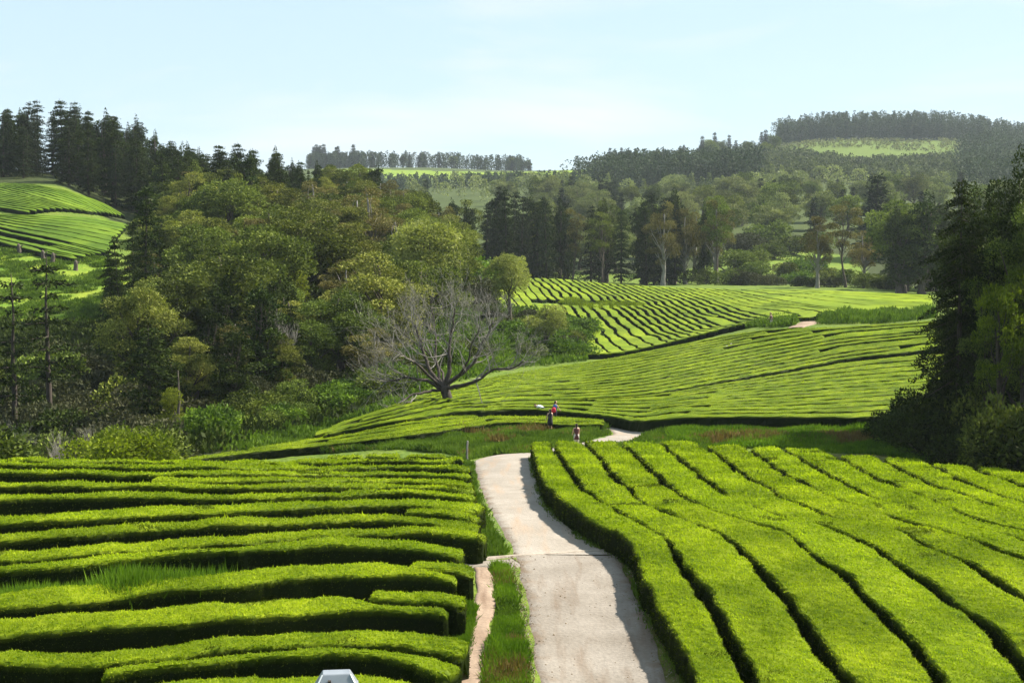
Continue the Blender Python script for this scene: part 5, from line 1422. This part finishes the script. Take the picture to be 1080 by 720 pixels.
# ------------------------------------------------------------------ small things
M_steel = plainmat("pale_grey_metal", (0.20, 0.22, 0.25), (0.27, 0.295, 0.33), scale=2, rough=0.45, metal=0.3)
M_steel2 = plainmat("darker_grey_metal", (0.25, 0.27, 0.30), (0.32, 0.34, 0.37), scale=3, rough=0.5, metal=0.3)
def box(m, c, d, bev=0.01):
    c = np.array(c, float); d = np.array(d, float) / 2
    V = []; 
    for sz in (-1, 1):
        for sx, sy in ((-1, -1), (1, -1), (1, 1), (-1, 1)): V.append(c + d * [sx, sy, sz])
    m.add(V, F4=[(3,2,1,0),(4,5,6,7),(0,1,5,4),(1,2,6,5),(2,3,7,6),(3,0,4,7)])
cx, cy = at_(351, 33.0)
gz0 = float(H(cx, cy)); topz = ZC + float(ray(351, 708)[1]) * 33.0
hh_ = topz - gz0
cab = link("utility_cabinet", None, loc=(cx, cy, gz0)); cab.rotation_euler = (0, 0, 0.12)
tag(cab, "pale grey metal-roofed box, only its hipped lid showing at the bottom edge", "utility box")
m = MB(); box(m, (0, 0, (hh_ - 0.42) / 2 - 0.1), (0.86, 0.62, hh_ - 0.42 + 0.2)); m.obj("cabinet_body", M_steel2, cab)
m = MB()
rl = [(0.52, 0.40, hh_ - 0.42), (0.52, 0.40, hh_ - 0.36), (0.50, 0.38, hh_ - 0.34), (0.33, 0.20, hh_ - 0.02), (0.31, 0.18, hh_)]
V = []
for a, b, z in rl: V += [(-a, -b, z), (a, -b, z), (a, b, z), (-a, b, z)]
Fq = [(3, 2, 1, 0)] + [(k * 4 + i, k * 4 + (i + 1) % 4, k * 4 + 4 + (i + 1) % 4, k * 4 + 4 + i) for k in range(4) for i in range(4)] + [(16, 17, 18, 19)]
m.add(V, F4=Fq); m.obj("roof", M_steel, cab)
m = MB(); box(m, (-0.16, -0.315, hh_ - 0.20), (0.07, 0.10, 0.18)); m.obj("vent_slot", M_barkdark, cab)
m = MB()
for sg in (-1, 1): tube(m, [(sg * 0.505, -0.385, hh_ - 0.335), (sg * 0.335, -0.205, hh_ - 0.015)], [0.018, 0.018], 6)
m.obj("roof_seam", flat("bright_metal", (0.78, 0.8, 0.83), 0.35, 0.3), cab)
m = MB(); box(m, (0, -0.322, (hh_ - 0.42) / 2), (0.74, 0.02, hh_ - 0.6)); dr = m.obj("door", M_steel2, cab)
m = MB(); box(m, (0.30, -0.345, (hh_ - 0.42) / 2), (0.03, 0.03, 0.16)); m.obj("handle", M_steel, dr)

px_, py_ = hit(492.5, 486, dmax=110)[0]
m = MB(); r5 = np.random.default_rng(4)
tube(m, wig((0, 0, -0.3), (0.04, 0, 1.25), 6, 0.05, r5), [.075, .07, .07, .065, .065, .06], 8)
po = link("wooden_post", m.mesh("wooden_post", M_barkgrey, True), loc=(px_, py_, float(H(px_, py_)))); tag(po, "short weathered wooden post at the field corner where the pale path dips", "post")
for i, (px, py, hgt, lb) in enumerate([(21, 264, 2.2, "grey stump nearest the photo's edge at the top of the pasture"), (46.5, 272, 2.4, "taller pale stump of the close pair on the pasture"), (56, 273.5, 2.1, "shorter stump of the close pair on the pasture"), (80, 282, 2.2, "brown stump standing alone on the pasture")]):
    a, b = hit(px, py + 3, dmin=150)[0]; m = MB(); r5 = np.random.default_rng(40 + i)
    hgt *= 0.62; tube(m, wig((0, 0, -0.4), (r5.normal() * 0.15, 0, hgt), 7, 0.10, r5), [.5, .42, .36, .33, .32, .30, .26], 9)
    e = link("tree_stump", None, loc=(a, b, float(H(a, b)))); tag(e, lb, "stump", "weathered stumps on the pasture")
    link("trunk", m.mesh("trunk", M_bark, True), e)
    m = MB(); tube(m, wig((0.1, 0, hgt * 0.7), (0.5, 0.1, hgt * 0.95), 4, 0.1, r5), [.14, .12, .10, .07], 6); link("broken_branch", m.mesh("broken_branch", M_bark, True), e)
M_stone = plainmat("pale_stone", (0.26, 0.25, 0.22), (0.42, 0.40, 0.36), scale=2, bump=0.4)
for i, (px, py, sc_, lb) in enumerate([(766, 373, 0.9, "larger pale stone at the ragged hedge ends below the sandy track"), (771, 370, 0.6, "smaller pale stone beside the larger one at the hedge ends"), (750, 447, 0.45, "whitish stone in the shaded grass strip")]):
    a, b = hit(px, py, dmin=90)[0]; sc_ *= 0.3; r5 = np.random.default_rng(60 + i)
    bm = bmesh.new(); bmesh.ops.create_icosphere(bm, subdivisions=3, radius=1.0)
    for v in bm.verts:
        n_ = 1 + 0.18 * math.sin(v.co.x * 4 + i) * math.cos(v.co.y * 3) + 0.08 * math.sin(v.co.z * 9 + v.co.x * 7)
        v.co = Vector((v.co.x * n_ * sc_, v.co.y * n_ * sc_ * 0.7, v.co.z * n_ * sc_ * 0.65))
    me = bpy.data.meshes.new("stone"); bm.to_mesh(me); bm.free(); me.materials.append(M_stone)
    so = link("stone", me, loc=(a, b, float(H(a, b)) + (0.75 if i < 2 else 0.2))); tag(so, lb, "stone")

# ------------------------------------------------------------------ the air
hz, N, L = newmat("hazy_air")
vo = N.new("ShaderNodeVolumePrincipled"); vo.inputs['Density'].default_value = 0.00007
vo.inputs['Color'].default_value = (0.80, 0.90, 1.0, 1); vo.inputs['Anisotropy'].default_value = 0.2
ho = N.new("ShaderNodeOutputMaterial"); L.new(vo.outputs[0], ho.inputs['Volume'])
hm = MB()
zlo, zhi = ZC - 95.0, ZC + 175.0
bxs = np.array([(sx * 5600, yy_, zz_) for sx in (-1, 1) for yy_ in (-120, 7600) for zz_ in (zlo, zhi)], float)
hm.add(bxs, F4=[(0,1,3,2),(4,6,7,5),(0,4,5,1),(2,3,7,6),(0,2,6,4),(1,5,7,3)])
kind(hm.obj("haze", hz), 'stuff', "thin bluish air over the far hills")
